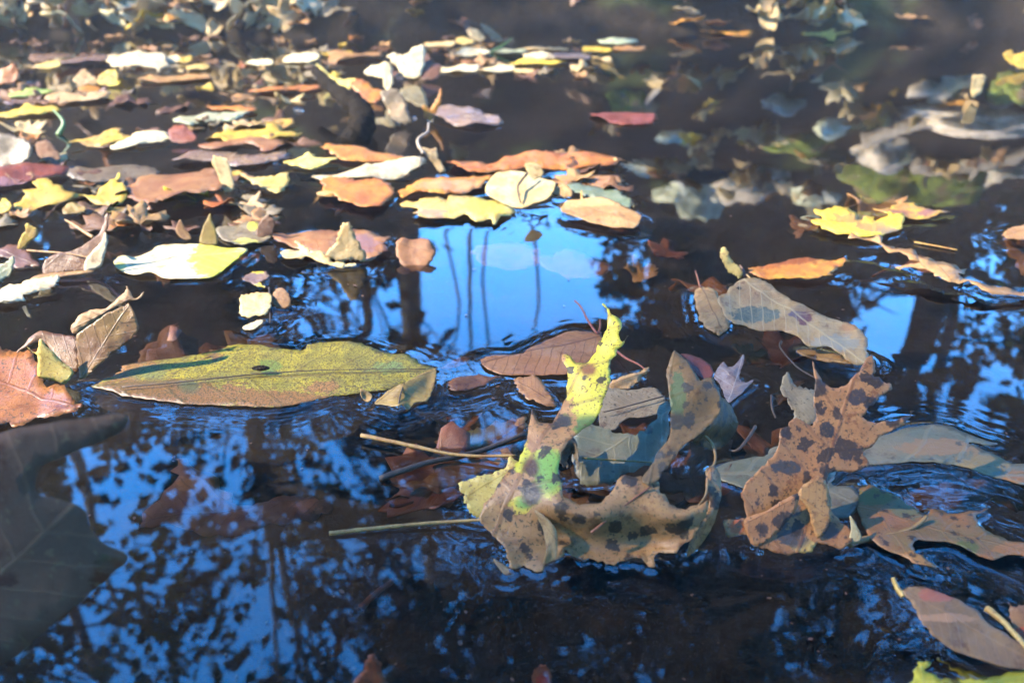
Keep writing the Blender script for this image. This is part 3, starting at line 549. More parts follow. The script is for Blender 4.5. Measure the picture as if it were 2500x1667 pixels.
L('long orange leaf floating behind the cream cupped leaf', 2, '778,1120 1000,1140 1200,1100 1500,1090 1902,1103 1870,1142 1600,1172 1400,1172 1250,1162 1000,1212 830,1202', 'orange_leaf', z=0.002, wave=0.0014, axis=(2, '780,1150 1900,1110'))
L('pale leaf scroll with a long bent stalk behind the white curled leaf', 2, '560,1032 610,1036 662,1033 672,1092 722,1172 692,1192 640,1140', 'cream_leaf', tilt=0.9, ymax=1195, wave=0.0012, stem=[(2, '572,1055,130 540,1005,170 532,965,195 560,935,215 598,910,230 606,850,260', 0.0016, 'twig', 0.001, 'stem')])
L('rosy brown flat leaf with blue wet edges right of the cupped leaf', 2, '1450,1222 1600,1210 1750,1222 1900,1220 1932,1262 1900,1292 1700,1286 1500,1272', 'salmon_leaf', z=0.0014, wave=0.0016, wet=0.0008)
L('white and yellow lobed leaf floating in front of the cupped leaf', 2, '412,1412 530,1390 558,1358 640,1372 720,1385 760,1365 860,1380 1000,1400 1090,1395 1202,1440 1180,1482 1100,1512 1060,1562 1020,1532 930,1542 870,1502 780,1522 560,1522 520,1482 542,1442', 'pale_yellow_leaf', name='maple_leaf', z=0.002, wave=0.0018, pig=[(2, 1000, 1450, 160, 60, (0.6, 0.56, 0.12)), (2, 620, 1490, 120, 40, (0.4, 0.3, 0.25))])
L('tan oval leaf with a short stalk on the rim of the dark water', 2, '1508,1462 1540,1402 1640,1380 1720,1372 1800,1375 1880,1400 1960,1440 2052,1490 2042,1552 1990,1582 1850,1572 1700,1532 1580,1492', 'tan_leaf', z=0.003, wave=0.0014, fine=1, axis=(2, '1540,1400 2045,1550'), stem=[(2, '1660,1395,6 1652,1360,30 1652,1318,50', 0.0012, 'stem_yellow', 0.002, 'stem')], pig=[(2, 1700, 1400, 180, 40, (0.55, 0.38, 0.2))])
L('dark teal leaf behind the tan oval leaf', 2, '1538,1292 1700,1280 1850,1300 1962,1370 1992,1422 1900,1412 1780,1382 1600,1332', 'teal_leaf', z=0.0018, wave=0.0014)
L('small brown curl between cupped leaf and dark teal leaf', 2, '1455,1340 1480,1290 1550,1290 1590,1350 1540,1370 1500,1350', 'tan_leaf', tilt=0.7, wave=0.002)
# --- far band, right of centre
L('white cupped leaf standing up in full sun in the far water', 2, '328,400 380,390 440,402 500,360 560,330 582,380 572,470 532,552 460,546 400,490 350,442', 'white_leaf', tilt=0.85, ymax=560, wave=0.003, extra=[('shaded_side', 2, '580,372 640,430 692,470 662,552 560,556 575,470', 'brown_leaf', dict(tilt=0.75, ymax=562))])  # shade on the right side is put in as a brown part
L('white curled leaf left of the white cupped leaf', 2, '168,502 220,460 340,450 362,530 350,600 320,640 290,560 240,540 190,522', 'white_leaf', tilt=0.8, ymax=700, wave=0.003)
L('amber and cream leaf behind the curved dark stick', 2, '70,590 120,560 200,580 230,620 290,640 262,702 180,702 120,640', 'amber_leaf', tilt=0.7, ymax=710, wave=0.003)
L('cream yellow leaf left of the curved dark stick', 's', '772,165 800,182 830,195 868,198 862,215 840,222 800,200', 'pale_yellow_leaf', tilt=0.6, wave=0.003)
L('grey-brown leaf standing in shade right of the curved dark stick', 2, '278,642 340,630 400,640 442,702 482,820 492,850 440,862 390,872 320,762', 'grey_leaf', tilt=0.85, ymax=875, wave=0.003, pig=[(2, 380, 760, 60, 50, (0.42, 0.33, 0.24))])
L('small forked amber leaf standing on the water above the purple leaf', 2, '568,742 620,750 662,690 690,618 697,682 662,782 620,832 582,812', 'amber_leaf', tilt=0.95, wave=0.002)
L('purple-blue wet leaf flat on the far water', 2, '640,750 800,738 900,740 1000,770 1112,842 960,876 800,872 720,822', 'purple_wet_leaf', z=0.0015, wave=0.002, wet=0.0008)
L('red-brown leaf alone on the dark water right of centre', 2, '1698,792 1900,785 2142,790 2132,852 1950,862 1800,832', 'red_leaf', z=0.002, wave=0.002)
FAR = [  # label, crop, outline, pigment
 ('long thin white leaf, left of a row of three', 2, '678,482 930,450 952,480 900,502 690,502', 'white_leaf'),
 ('thin white leaf, middle of a row of three', 2, '970,482 1170,460 1172,490 980,502', 'white_leaf'),
 ('thin cream leaf, right of a row of three', 2, '1200,482 1320,485 1312,512 1208,506', 'cream_leaf'),
 ('white leaf lying on a long yellow leaf', 2, '1262,375 1380,368 1480,395 1452,412 1280,406', 'white_leaf'),
 ('long yellow leaf under a white leaf', 2, '1168,442 1300,420 1500,430 1522,446 1200,456', 'yellow_leaf'),
 ('pinkish white leaf below the pale curled leaves', 2, '590,302 760,285 772,320 600,326', 'cream_leaf'),
 ('golden leaf below the pale curled leaves', 2, '798,272 865,265 922,300 810,312', 'pale_yellow_leaf'),
 ('pale curled leaf leaning left beside a brown one', 2, '868,215 930,208 992,262 960,292 900,272', 'cream_leaf'),
 ('brown curled leaf leaning left beside a pale one', 2, '958,182 1012,188 1112,270 1090,302 1030,272', 'tan_leaf'),
 ('greenish white leaf in front of the curled pair', 2, '798,362 880,340 1022,360 1000,382 820,386', 'white_leaf'),
 ('silvery leaf right of the greenish white leaf', 2, '1068,356 1250,345 1262,366 1080,372', 'pale_teal_leaf'),
 ('long cream leaf on the far waterline', 2, '1280,332 1420,325 1562,345 1562,362 1300,352', 'cream_leaf'),
 ('pink leaf on the far waterline', 2, '1870,332 1980,322 2082,325 2070,347 1890,352', 'salmon_leaf'),
 ('pale teal leaf behind the pink far leaf', 2, '1768,292 1900,280 2012,285 2022,306 1800,312', 'pale_teal_leaf'),
 ('thin yellow leaf left of the pink far leaf', 2, '1658,342 1760,332 1842,340 1842,358 1700,360', 'yellow_leaf'),
 ('mauve leaf with blue sheen on the far waterline', 2, '1400,400 1560,370 1700,385 1690,410 1500,412', 'blue_wet_leaf'),
 ('pink wet leaf left of the white cupped leaf', 2, '-60,372 100,365 270,370 280,392 100,412 -60,430', 'salmon_leaf'),
 ('yellow cluster leaf, lower half, at left', 1, '1420,942 1580,900 1700,910 1800,900 1860,862 1950,910 2050,942 1900,962 1700,972 1560,986 1450,962', 'yellow_leaf'),
 ('yellow leaf behind the yellow cluster leaf', 1, '1600,872 1680,840 1750,850 1980,835 2000,865 1900,882', 'yellow_tan_leaf'),
 ('orange leaf in front of the yellow cluster leaf', 1, '1368,1012 1500,990 1700,968 1900,962 1932,1012 1820,1045 1700,1000 1500,1032', 'salmon_leaf'),
 ('pale green-white lance leaf at left', 1, '1188,832 1300,800 1500,785 1702,778 1640,822 1400,852 1290,882', 'pale_teal_leaf'),
 ('bright white slab of leaf at left', 1, '758,1012 900,960 940,920 1152,920 1130,972 1000,992 850,1022', 'white_leaf'),
 ('olive yellow leaf left of the bright white leaf', 1, '478,1002 620,960 700,940 760,915 835,893 830,935 920,940 900,965 760,1000 680,1018 560,1002', 'yellow_tan_leaf'),
 ('dark rust leaf standing beside the bright white leaf', 1, '1150,925 1180,880 1240,860 1312,910 1342,982 1200,992', 'red_leaf'),
 ('yellow leaf with a raised tip near the left edge', 1, '-30,795 140,770 190,728 222,745 300,740 422,765 330,792 180,802 60,812', 'yellow_leaf'),
 ('light green leaf near the left edge', 1, '68,652 200,625 300,620 422,635 250,662 100,682', 'green_leaf'),
 ('pinkish white leaf right of the light green leaf', 1, '298,682 440,650 600,640 742,650 720,692 500,712 400,722', 'cream_leaf'),
 ('violet leaf below the light green leaf', 1, '30,715 200,690 300,690 382,712 200,738', 'purple_wet_leaf'),
 ('small orange-yellow leaf right of the light green leaf', 1, '538,612 620,598 682,610 660,637 560,637', 'amber_leaf'),
 ('tan leaf peaked like a tent at left', 1, '508,562 570,490 640,532 662,582 560,592', 'tan_leaf'),
 ('yellow-brown leaf right of the tent-shaped tan leaf', 1, '662,570 720,500 790,490 812,560 770,590 700,592', 'yellow_tan_leaf'),
 ('big cream leaf in full sun at upper left', 1, '748,392 840,385 960,375 1040,372 1100,375 1142,410 1132,462 1080,492 1040,470 880,472 800,462 750,442', 'white_leaf'),
 ('small white leaf right of the big cream leaf', 1, '1148,402 1220,393 1232,425 1160,432', 'white_leaf'),
 ('small yellow leaf right of the big cream leaf', 1, '1236,405 1312,398 1302,432 1240,436', 'yellow_leaf'),
 ('pale yellow leaf on the violet streak at upper left', 1, '252,462 300,440 400,433 412,470 330,482 270,477', 'pale_yellow_leaf'),
 ('small white leaf, left of a white pair', 1, '1678,442 1760,420 1862,425 1852,457 1740,457', 'white_leaf'),
 ('larger white leaf, right of a white pair', 1, '1938,412 2040,378 2162,370 2192,405 2070,437 1960,437', 'white_leaf'),
 ('thin yellow leaf between big cream leaf and white pair', 1, '1278,467 1360,448 1442,460 1422,482 1300,482', 'pale_yellow_leaf'),
 ('yellow leaf behind the right leaf of the white pair', 1, '2198,377 2300,358 2400,362 2400,386 2250,392', 'yellow_leaf'),
 ('reddish leaf on dark water below the white pair', 1, '958,562 1080,533 1250,520 1400,520 1452,545 1300,562 1100,577', 'salmon_leaf'),
 ('rusty orange leaf, lower of two on dark water', 1, '1418,732 1600,738 1752,760 1700,782 1500,762', 'orange_leaf'),
 ('rusty orange leaf, upper of two on dark water', 1, '1698,642 1850,610 2050,600 2182,588 2150,627 1900,642', 'orange_leaf'),
 ('mauve flat leaf at upper left', 1, '200,400 350,380 500,378 782,400 720,442 300,442', 'purple_wet_leaf'),
 ('orange-brown leaf pile edge at the left border', 1, '-30,520 60,470 105,455 125,520 100,570 30,590 -30,585', 'orange_leaf'),
 ('yellow chip of leaf below the tent-shaped tan leaf', 1, '742,572 810,556 822,592 750,602', 'yellow_leaf'),
 ('dark grey leaf mass at the left border', 1, '-40,960 60,930 190,970 230,1060 190,1130 60,1150 -40,1150', 'grey_leaf'),
 ('black curled leaf right of the dark grey leaf mass', 1, '250,1000 300,975 350,990 400,1060 420,1100 330,1120 270,1080', 'dark_wet_leaf'),
 ('sunken olive leaf below the yellow lobed leaf', 1, '430,1440 500,1410 590,1430 570,1475 460,1485', 'olive_leaf'),
 ('thin olive leaf under the salmon leaf', 1, '660,1450 800,1432 912,1442 860,1462 700,1468', 'olive_leaf'),
 ('yellow forked leaf on the far right waterline', 3, '838,242 960,238 1060,208 1050,240 1160,236 1070,262 1060,297 1000,272 900,262', 'yellow_leaf'),
 ('orange and white leaf strip on the right waterline', 3, '135,222 200,202 290,215 420,225 500,235 400,250 250,240', 'amber_leaf'),
 ('yellow and cream leaf at the right border', 3, '2205,390 2260,352 2300,380 2380,372 2400,470 2320,480 2270,450', 'yellow_leaf'),
 ('pale leaf cup near the right border', 3, '1988,590 2010,530 2090,532 2072,600 2050,650 1992,690', 'cream_leaf'),
]
for lab, cr, po, ma in FAR:
    L(lab, cr, po, ma, wave=0.0025)

# ------------------------------------------------------------------ ground: stream bed, steep far bank, forest floor
def shore(x):
    x = np.asarray(x, float)
    s = 2.02 + 0.05 * np.sin(3.1 * x + 0.6) + 0.035 * np.sin(7.3 * x + 1.2)
    s = s - np.clip(-1.9 - x, 0, 1.6) * 1.0
    return s

def fbm(x, y, seed=0):
    r = np.random.RandomState(seed)
    out = np.zeros_like(x)
    for k in range(14):
        fr = 1.5 * 1.45 ** k
        a = r.uniform(0, 6.28)
        out += np.sin(fr * (x * math.cos(a) + y * math.sin(a)) + r.uniform(0, 6.28)) / (1.45 ** k)
    return out

def ground_z(x, y):
    x = np.asarray(x, float); y = np.asarray(y, float)
    d = y - shore(x)
    n = fbm(x, y, 3)
    dp = np.clip(d, 0, None)
    bank = 0.80 * (1 - np.exp(-dp / 0.62)) + 0.03 * np.minimum(dp, 12) + 0.022 * n * np.clip(dp / 0.15, 0, 1)
    bed = -0.075 * (1 - np.exp(np.clip(d, None, 0) / 0.10)) + 0.006 * n * np.clip(-d / 0.1, 0, 1)
    z = np.where(d > 0, bank, bed)
    dn = np.clip(-1.5 - y, 0, None)
    return np.where(dn > 0, z + 0.5 * (1 - np.exp(-dn / 0.6)) + 0.03 * n * np.clip(dn, 0, 1), z)

def line(*seg):
    out = []
    for a, b, n in seg: out += list(np.linspace(a, b, n, endpoint=False))
    return np.array(out + [seg[-1][1]])

gx = np.unique(np.concatenate([-np.geomspace(2.6, 160, 34), line((-2.6, 2.6, 170)), np.geomspace(2.6, 160, 34)]))
gy = np.unique(np.concatenate([-np.geomspace(1.5, 160, 26), line((-1.5, 0.1, 12), (0.1, 1.0, 30), (1.0, 1.7, 12), (1.7, 3.3, 90)), np.geomspace(3.35, 160, 40)]))
XX, YY = np.meshgrid(gx, gy)
ZZ = ground_z(XX, YY)
nx, ny = len(gx), len(gy)
gv = np.stack([XX, YY, ZZ], -1).reshape(-1, 3)
gf = [(j * nx + i, j * nx + i + 1, (j + 1) * nx + i + 1, (j + 1) * nx + i) for j in range(ny - 1) for i in range(nx - 1)]
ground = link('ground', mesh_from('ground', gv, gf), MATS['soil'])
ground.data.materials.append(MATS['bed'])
fc = gv[np.array(gf)].mean(1)
gi = (fc[:, 2] < -0.012).astype(np.int32)
sa = ground.data.attributes.new('shade_lift', 'FLOAT', 'POINT')
sa.data.foreach_set('value', np.clip(1 - (gv[:, 1] - 0.42) / 0.35, 0, 1).astype(np.float32))  # paler bed tone painted along the shaded near water
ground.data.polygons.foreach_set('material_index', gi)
tag(ground, kind='structure')

def mirror_hit(px, py):
    """the place on the bank that the still water shows at this point of the picture"""
    g = on_water(px, py)
    d = ray(px, py); d = d / np.linalg.norm(d); d[2] = -d[2]
    for s in np.arange(0.0, 6.0, 0.01):
        q = g + d * s
        if q[1] > 1.5 and q[2] < float(ground_z(q[0], q[1])): return q
    return None

# ------------------------------------------------------------------ leaf shapes in space
def prep(rec, poly, crop, o):
    """smooth the outline, give every outline point its lift"""
    P = pts(crop, poly)
    smooth = o.get('smooth', max(4, min(9, 90 // len(P))))
    A = np.array([(p[0], p[1]) for p in P])
    explicit = any(p[2] is not None for p in P)
    Lf = np.array([p[2] if p[2] is not None else 0.0 for p in P])
    S = np.array(catmull([(a[0], a[1], l) for a, l in zip(A, Lf)], True, smooth))
    if o.get('serr'):
        rs = np.random.RandomState(5)
        c = S[:, :2].mean(0)
        q = S[:, :2] - c
        k = np.where(np.arange(len(S)) % 2 == 0, 1.0, -0.6) * o['serr'] * rs.uniform(0.4, 1.2, len(S))
        S[:, :2] += q / np.linalg.norm(q, axis=1)[:, None] * k[:, None] * np.array([1, 0.6])
    rag = 0.022 if rec.get('fine', 0) else 0.066
    q = S[:, :2] - np.roll(S[:, :2], 1, 0)
    nr = np.stack([q[:, 1], -q[:, 0]], -1); nr /= np.linalg.norm(nr, axis=1)[:, None] + 1e-9
    siz = S[:, :2].max(0) - S[:, :2].min(0)
    per = np.concatenate([[0], np.cumsum(np.linalg.norm(q[1:] / siz, axis=1))])
    rg = np.array([0.8 * noise.noise(Vector((p_ * 7, siz[0], 1))) + 0.7 * noise.noise(Vector((p_ * 19, siz[1], 4))) + 0.5 * noise.noise(Vector((p_ * 45, siz[0], 9))) for p_ in per])
    S[:, :2] += nr * (rg * o.get('ragged', rag))[:, None] * siz[None]
    ymax = o.get('ymax')
    ymax = CROP[crop][1] + ymax / CROP[crop][2] if ymax is not None else S[:, 1].max()
    tilt = o.get('tilt')
    if tilt is None and not explicit:
        # a far leaf that would read as impossibly long if it lay flat is propped up until its shape is plausible
        tilt = 0.0
        for tilt in np.arange(0, 0.96, 0.05):
            W = np.array([P3(x, y, tilt * (ymax - y)) for x, y, _ in S[::2]])
            ext = W.max(0) - W.min(0)
            if math.hypot(ext[1], ext[2]) < 0.85 * ext[0] + 0.004: break
    if explicit:
        bx, bl = S[:, :2], S[:, 2]
        def lift(x, y):
            w = 1.0 / (((bx[:, 0] - x) ** 2 + (bx[:, 1] - y) ** 2) + 4.0) ** 1.4
            return float((w * bl).sum() / w.sum())
    else:
        def lift(x, y): return tilt * max(ymax - y, -4)
    return S, lift, tilt

def make_surface(lift, z, wave, wl, seed, wet):
    sv = Vector((seed * 7.13, seed * 3.7, seed * 1.9))
    def surf(x, y, over=0.0):
        p = P3(x, y, lift(x, y))
        v = Vector(p) * (1.0 / wl) + sv
        n1 = noise.noise(v) + 0.45 * noise.noise(v * 2.3) + 0.2 * noise.noise(v * 5.1)
        p = p + np.array([0.0, -0.5 * min(1.0, p[2] / 0.01), 1.0]) * (wave * n1)
        p[2] += z - wet
        if over:
            d = CAMP - p
            p = p + d / np.linalg.norm(d) * over
        return p
    return surf

def inside(poly, q):
    x, y = q[:, 0][:, None], q[:, 1][:, None]
    x1, y1 = poly[:, 0][None], poly[:, 1][None]
    x2, y2 = np.roll(poly[:, 0], -1)[None], np.roll(poly[:, 1], -1)[None]
    c = ((y1 > y) != (y2 > y)) & (x < (x2 - x1) * (y - y1) / (y2 - y1 + 1e-12) + x1)
    return c.sum(1) % 2 == 1

OUT = []     # outlines lying on the water, for the meniscus
def blade_mesh(name, S, surf, axis, fine, pig, seed):
    xy = S[:, :2]
    lo, hi = xy.min(0), xy.max(0)
    area = (hi[0] - lo[0]) * (hi[1] - lo[1])
    asp = max(0.12, min(1.0, (hi[1] - lo[1]) / (hi[0] - lo[0] + 1e-6)))
    n = {0: 13, 1: 34, 2: 64}[fine]
    sx = math.sqrt(area) / n * (1 / math.sqrt(asp)) ** 0.6
    sy = math.sqrt(area) / n * math.sqrt(asp) ** 0.6
    g = np.array([(x + (sx * 0.5 if j % 2 else 0), y) for j, y in enumerate(np.arange(lo[1] + sy / 2, hi[1], sy)) for x in np.arange(lo[0], hi[0], sx)])
    if len(g):
        g = g[inside(xy, g)]
    if len(g):
        dm = np.min(((g[:, None, :] - xy[None]) / np.array([sx, sy])) ** 2 @ np.ones(2), axis=1)
        g = g[dm > 0.3]
    cx, cy = xy.mean(0)
    k = 1.0 / max(hi - lo)
    allp = [Vector(((p[0] - cx) * k, (p[1] - cy) * k)) for p in np.vstack([xy, g]) ] if len(g) else [Vector(((p[0] - cx) * k, (p[1] - cy) * k)) for p in xy]
    nb = len(xy)
    res = delaunay_2d_cdt(allp, [(i, (i + 1) % nb) for i in range(nb)], [list(range(nb))], 1, 1e-6)
    V2, T = res[0], res[2]
    px = np.array([(v.x / k + cx, v.y / k + cy) for v in V2])
    W = np.array([surf(a, b) for a, b in px])
    base = W.mean(0); base[2] = W[:, 2].min()
    tris = []
    for f in T:
        for i in range(1, len(f) - 1): tris.append((f[0], f[i], f[i + 1]))
    nrm = np.zeros(3)
    for a, b, c in tris[::5] or tris: nrm += np.cross(W[b] - W[a], W[c] - W[a])
    if nrm @ (CAMP - base) < 0: tris = [(a, c, b) for a, b, c in tris]
    me = mesh_from(name, W - base, tris)
    # leaf coordinates: u along the leaf, v across
    if axis is not None:
        q = pts(*axis)
        a3, b3 = surf(q[0][0], q[0][1]), surf(q[1][0], q[1][1])
    else:
        i = np.argmin(W[:, 0]); j = np.argmax(W[:, 0]); a3, b3 = W[i], W[j]
        if seed % 2: a3, b3 = b3, a3
    ax = b3 - a3; Ln = np.linalg.norm(ax) + 1e-9; ax = ax / Ln
    nn = nrm / (np.linalg.norm(nrm) + 1e-12)
    sd = np.cross(nn, ax); sd /= np.linalg.norm(sd) + 1e-9
    uvl = me.uv_layers.new(name='UVMap')
    U, Vv = (W - a3) @ ax / Ln, (W - a3) @ sd / Ln
    li = np.empty(len(me.loops), dtype=np.int32); me.loops.foreach_get('vertex_index', li)
    uvl.data.foreach_set('uv', np.stack([U[li], Vv[li]], -1).astype(np.float32).ravel())
    ca = me.color_attributes.new('pigment', 'FLOAT_COLOR', 'POINT')
    C = np.zeros((len(W), 4), dtype=np.float32)
    for (cr, x, y, rx, ry, col) in pig:
        ox, oy, kk = CROP[cr]
        d = np.sqrt(((px[:, 0] - (ox + x / kk)) / (rx / kk)) ** 2 + ((px[:, 1] - (oy + y / kk)) / (ry / kk)) ** 2)
        a = np.clip(1.5 - d, 0, 1)
        first = C[:, 3] <= 0
        m = a > 0
        col = pigment(col)
        w = np.where(first, 1.0, np.clip(a * 1.6, 0, 1))[:, None]
        C[m, :3] = (C[:, :3] * (1 - w) + np.array(col)[None] * w)[m]
        C[:, 3] = np.maximum(C[:, 3], a)
    ca.data.foreach_set('color', C.ravel())
    return me, base, W, px

def thicken(o, th=0.0003):
    m = o.modifiers.new('thickness', 'SOLIDIFY')
    m.thickness = th
    m.offset = -1.0
    m.use_rim = True

def build_leaf(i, r):
    o = dict(r)
    S, lift, tilt = prep(r, r['poly'], r['crop'], o)
    W0 = np.array([P3(x, y, lift(x, y)) for x, y, _ in S[::3]])
    width = np.linalg.norm(W0.max(0) - W0.min(0))
    wave = max(r.get('wave', 0.0015), 0.045 * width if r.get('fine', 0) == 0 else 0)
    z = r.get('z', 0.002)
    wl = max(0.012, width * 0.35)
    z += 0.25 * wave if (r.get('fine', 0) == 0 and z > 0) else 0
    surf = make_surface(lift, z + 0.00003 * (i % 9), wave, wl, i + 1, r.get('wet', 0.0))
    me, base, W, px = blade_mesh('blade', S, surf, r.get('axis'), r.get('fine', 0), r.get('pig', []), i)
    composite = bool(r.get('extra') or r.get('stem'))
    if composite:
        root = bpy.data.objects.new(r['name'], None)
        root.empty_display_size = 0.02
        COL.objects.link(root)
        root.location = base
        b = link('blade', me, MATS[r['mat']], root)
    else:
        root = b = link(r['name'], me, MATS[r['mat']], loc=base)
    thicken(b)
    tag(root, r['label'], 'leaf')
    Wo = np.array([surf(x, y) for x, y, _ in S])
    low = Wo[:, 2] < 0.0075
    if z > 0 and low.sum() > 3:
        OUT.append((Wo, low, r.get('men'), i, tilt is not None and tilt < 0.4))
    for e in (r.get('extra') or []):
        nm, cr, po, ma, eo = e
        eo = dict(eo)
        S2, lf2, t2 = prep(r, po, cr, eo)
        s2 = make_surface(lf2, z, wave * 0.6, wl, i + 1.5, 0)
        m2, b2, W2, _ = blade_mesh(nm, S2, s2, eo.get('axis'), eo.get('fine', 0), eo.get('pig', []), i + 1)
        c = link(nm, m2, MATS[ma], root, loc=b2 - base)
        thicken(c)
        lo2 = W2[:len(S2), 2] < 0.006
        Wo2 = np.array([s2(x, y) for x, y, _ in S2])
        lo2 = Wo2[:, 2] < 0.006
        if lo2.sum() > 3: OUT.append((Wo2, lo2, None, i + 0.5, False))
    for st in (r.get('stem') or []):
        cr, po, rad, ma, over, nm = st
        P = pts(cr, po)
        Q = []
        for x, y, l in P:
            if l is None: Q.append(surf(x, y, over))
            else:
                p = P3(x, y, l); p[2] += over; Q.append(p)
        Q = catmull(Q, False, 6)
        n = len(Q)
        rr = [rad * (1.15 - 0.5 * k / n) for k in range(n)]
        tube(nm, [q - base for q in Q], rr, MATS[ma], root, n=6, wob=0.25, seed=i)
    return root

for i, r in enumerate(LEAVES):
    build_leaf(i, r)

# ------------------------------------------------------------------ water, raised in a thin rim where it clings to the leaves
HALF = R(37)
az = np.unique(np.concatenate([np.linspace(-HALF, HALF, 860), np.linspace(HALF, 2 * math.pi - HALF, 60)[1:-1]]))
dep = np.concatenate([np.linspace(R(56), R(5.2), 600)])
rad = CAM_H / np.tan(dep)
rad = np.concatenate([[0.03, 0.09], rad, [3.0, 3.6, 5, 8, 14, 30, 70]])
na, nr = len(az), len(rad)
AZ, RR = np.meshgrid(az, rad)
WX, WY = RR * np.sin(AZ), RR * np.cos(AZ)
WZ = np.zeros_like(WX)
rs = np.random.RandomState(11)
for (Wo, low, men, i, flat) in OUT:
    xy = Wo[:, :2]
    c = xy.mean(0)
    dist = np.linalg.norm(c)
    if dist > 1.9: continue
    amp, lam = men if men else (rs.uniform(0.0009, 0.0018) * (1 if rs.rand() > 0.3 else -0.7), rs.uniform(0.0035, 0.0065) * (1 + 0.6 * dist))
    amp *= min(1.0, max(0.12, 1.35 - 1.1 * dist)) if not men else 1.0
    lo, hi = xy.min(0) - lam * 6, xy.max(0) + lam * 6
    m = (WX > lo[0]) & (WX < hi[0]) & (WY > lo[1]) & (WY < hi[1]) & (RR < 2.6)
    idx = np.nonzero(m.ravel())[0]
    if len(idx) == 0: continue
    q = np.stack([WX.ravel()[idx], WY.ravel()[idx]], -1)
    e = []
    for j in range(len(xy)):
        j2 = (j + 1) % len(xy)
        if low[j] and low[j2]:
            k = max(1, int(np.linalg.norm(xy[j2] - xy[j]) / 0.0006))
            e += [xy[j] + (xy[j2] - xy[j]) * f / k for f in range(k)]
        elif low[j]: e.append(xy[j])
    e = np.array(e)
    if len(e) > 700: e = e[::len(e) // 700 + 1]
    dd = np.empty(len(q))
    for s in range(0, len(q), 20000):
        dd[s:s + 20000] = np.sqrt(((q[s:s + 20000, None, :] - e[None]) ** 2).sum(-1).min(1))
    h = amp * np.exp(-dd / lam) * (1 + (0.34 if men else 0.16) * np.cos(dd / (0.20 * lam) + 0.8 * np.sin(q[:, 0] * 60)))
    # slow irregularity along the rim
    h *= 1.0 + 0.10 * np.sin(q[:, 0] * 210 + i) * np.sin(q[:, 1] * 170 + 2 * i) + 0.3 * np.sin(q[:, 0] * 90 + q[:, 1] * 70 + i)
    if flat:
        ins = inside(xy, q)
        h = np.where(ins, np.minimum(h, 0.0004 * np.sign(amp)), h)
    z = WZ.ravel()
    z[idx] += h
    WZ = z.reshape(WZ.shape)
verts = np.stack([WX, WY, WZ], -1).reshape(-1, 3)
I = np.arange(nr - 1)[:, None] * na + np.arange(na)[None]
J = np.arange(nr - 1)[:, None] * na + (np.arange(na)[None] + 1) % na
quads = np.stack([I, I + na, J + na, J], -1).reshape(-1, 4)
me = bpy.data.meshes.new('water')
nv, nq = len(verts), len(quads)
me.vertices.add(nv + 1)
me.vertices.foreach_set('co', np.vstack([verts, [[0, 0, 0]]]).astype(np.float32).ravel())
tri = np.stack([np.full(na, nv), np.arange(na), (np.arange(na) + 1) % na], -1)
me.loops.add(nq * 4 + na * 3)
me.loops.foreach_set('vertex_index', np.concatenate([quads[:, ::-1].ravel(), tri[:, ::-1].ravel()]).astype(np.int32))
me.polygons.add(nq + na)
me.polygons.foreach_set('loop_start', np.concatenate([np.arange(nq) * 4, nq * 4 + np.arange(na) * 3]).astype(np.int32))
me.polygons.foreach_set('loop_total', np.concatenate([np.full(nq, 4), np.full(na, 3)]).astype(np.int32))
me.update(calc_edges=True)
me.polygons.foreach_set('use_smooth', [True] * len(me.polygons))
if me.polygons[len(me.polygons) // 2].normal.z < 0: me.flip_normals()
tag(link('water', me, MATS['water']), kind='structure')

# ------------------------------------------------------------------ the wood beyond the bank (seen mirrored in the water)
RNG = random.Random(4)
def az_at(px, py):
    d = ray(px, py); return math.atan2(d[0], d[1])

TREES = []
def tree(label, x, y, r0, h, lean=(0, 0), crown='crown_green', wig=0.12, seed=0, group=None, name='tree'):
    z = float(ground_z(x, y)) - 0.05
    root = bpy.data.objects.new(name, None)
    root.location = (x, y, z)
    COL.objects.link(root)
    tag(root, label, 'tree', group)
    P, rr = [], []
    n = 16
    for k in range(n + 1):
        t = k / n
        wx = wig * noise.noise(Vector((t * 4, seed * 3.1, 0.2))) * min(1, t * 3)
        wy = wig * noise.noise(Vector((t * 4, seed * 5.7, 7.7))) * min(1, t * 3)
        P.append(Vector((lean[0] * t * h + wx, lean[1] * t * h + wy, h * t)))
        rr.append(r0 * ((1.5 - t / 0.06 * 0.5) if t < 0.06 else (1 - 0.8 * t)))
    tube('trunk', P, rr, MATS['bark'], root, n=12, wob=0.12, seed=seed)
    T = dict(root=root, x=x, y=y, z=z, P=P, r0=r0, h=h, clumps=[], crown=crown, seed=seed)
    TREES.append(T)
    return T

a = az_at(997, 720); tree('straight tree with a thick dark trunk, left of the open sky in the reflection', 8.6 * math.sin(a), 8.6 * math.cos(a), 0.155, 11, seed=1, crown='crown_brown', wig=0.06)
a = az_at(2252, 850); tree('straight tree with a thick dark trunk mirrored at the right side', 7.6 * math.sin(a), 7.6 * math.cos(a), 0.15, 11, (-0.012, 0), seed=2, crown='crown_green', wig=0.06)
SAP = 'slender bare saplings mirrored in the bright patch of sky'
for k, (px, ln) in enumerate(((1078, -0.045), (1165, 0.035), (1212, 0.015), (1275, -0.075))):
    a = az_at(px, 700)
    D = 9.5 + 0.5 * k
    tree(['thin pale sapling leaning left beside the thick trunk', 'thickest of the saplings in the bright sky', 'upright thin sapling, right of the thickest sapling', 'sapling slanting across, rightmost in the bright sky'][k],
         D * math.sin(a) - ln * 4.5, D * math.cos(a), (0.024, 0.040, 0.030, 0.034)[k], 8.5, (ln, 0), seed=10 + k, wig=0.42, crown='crown_brown', name='sapling', group=SAP)
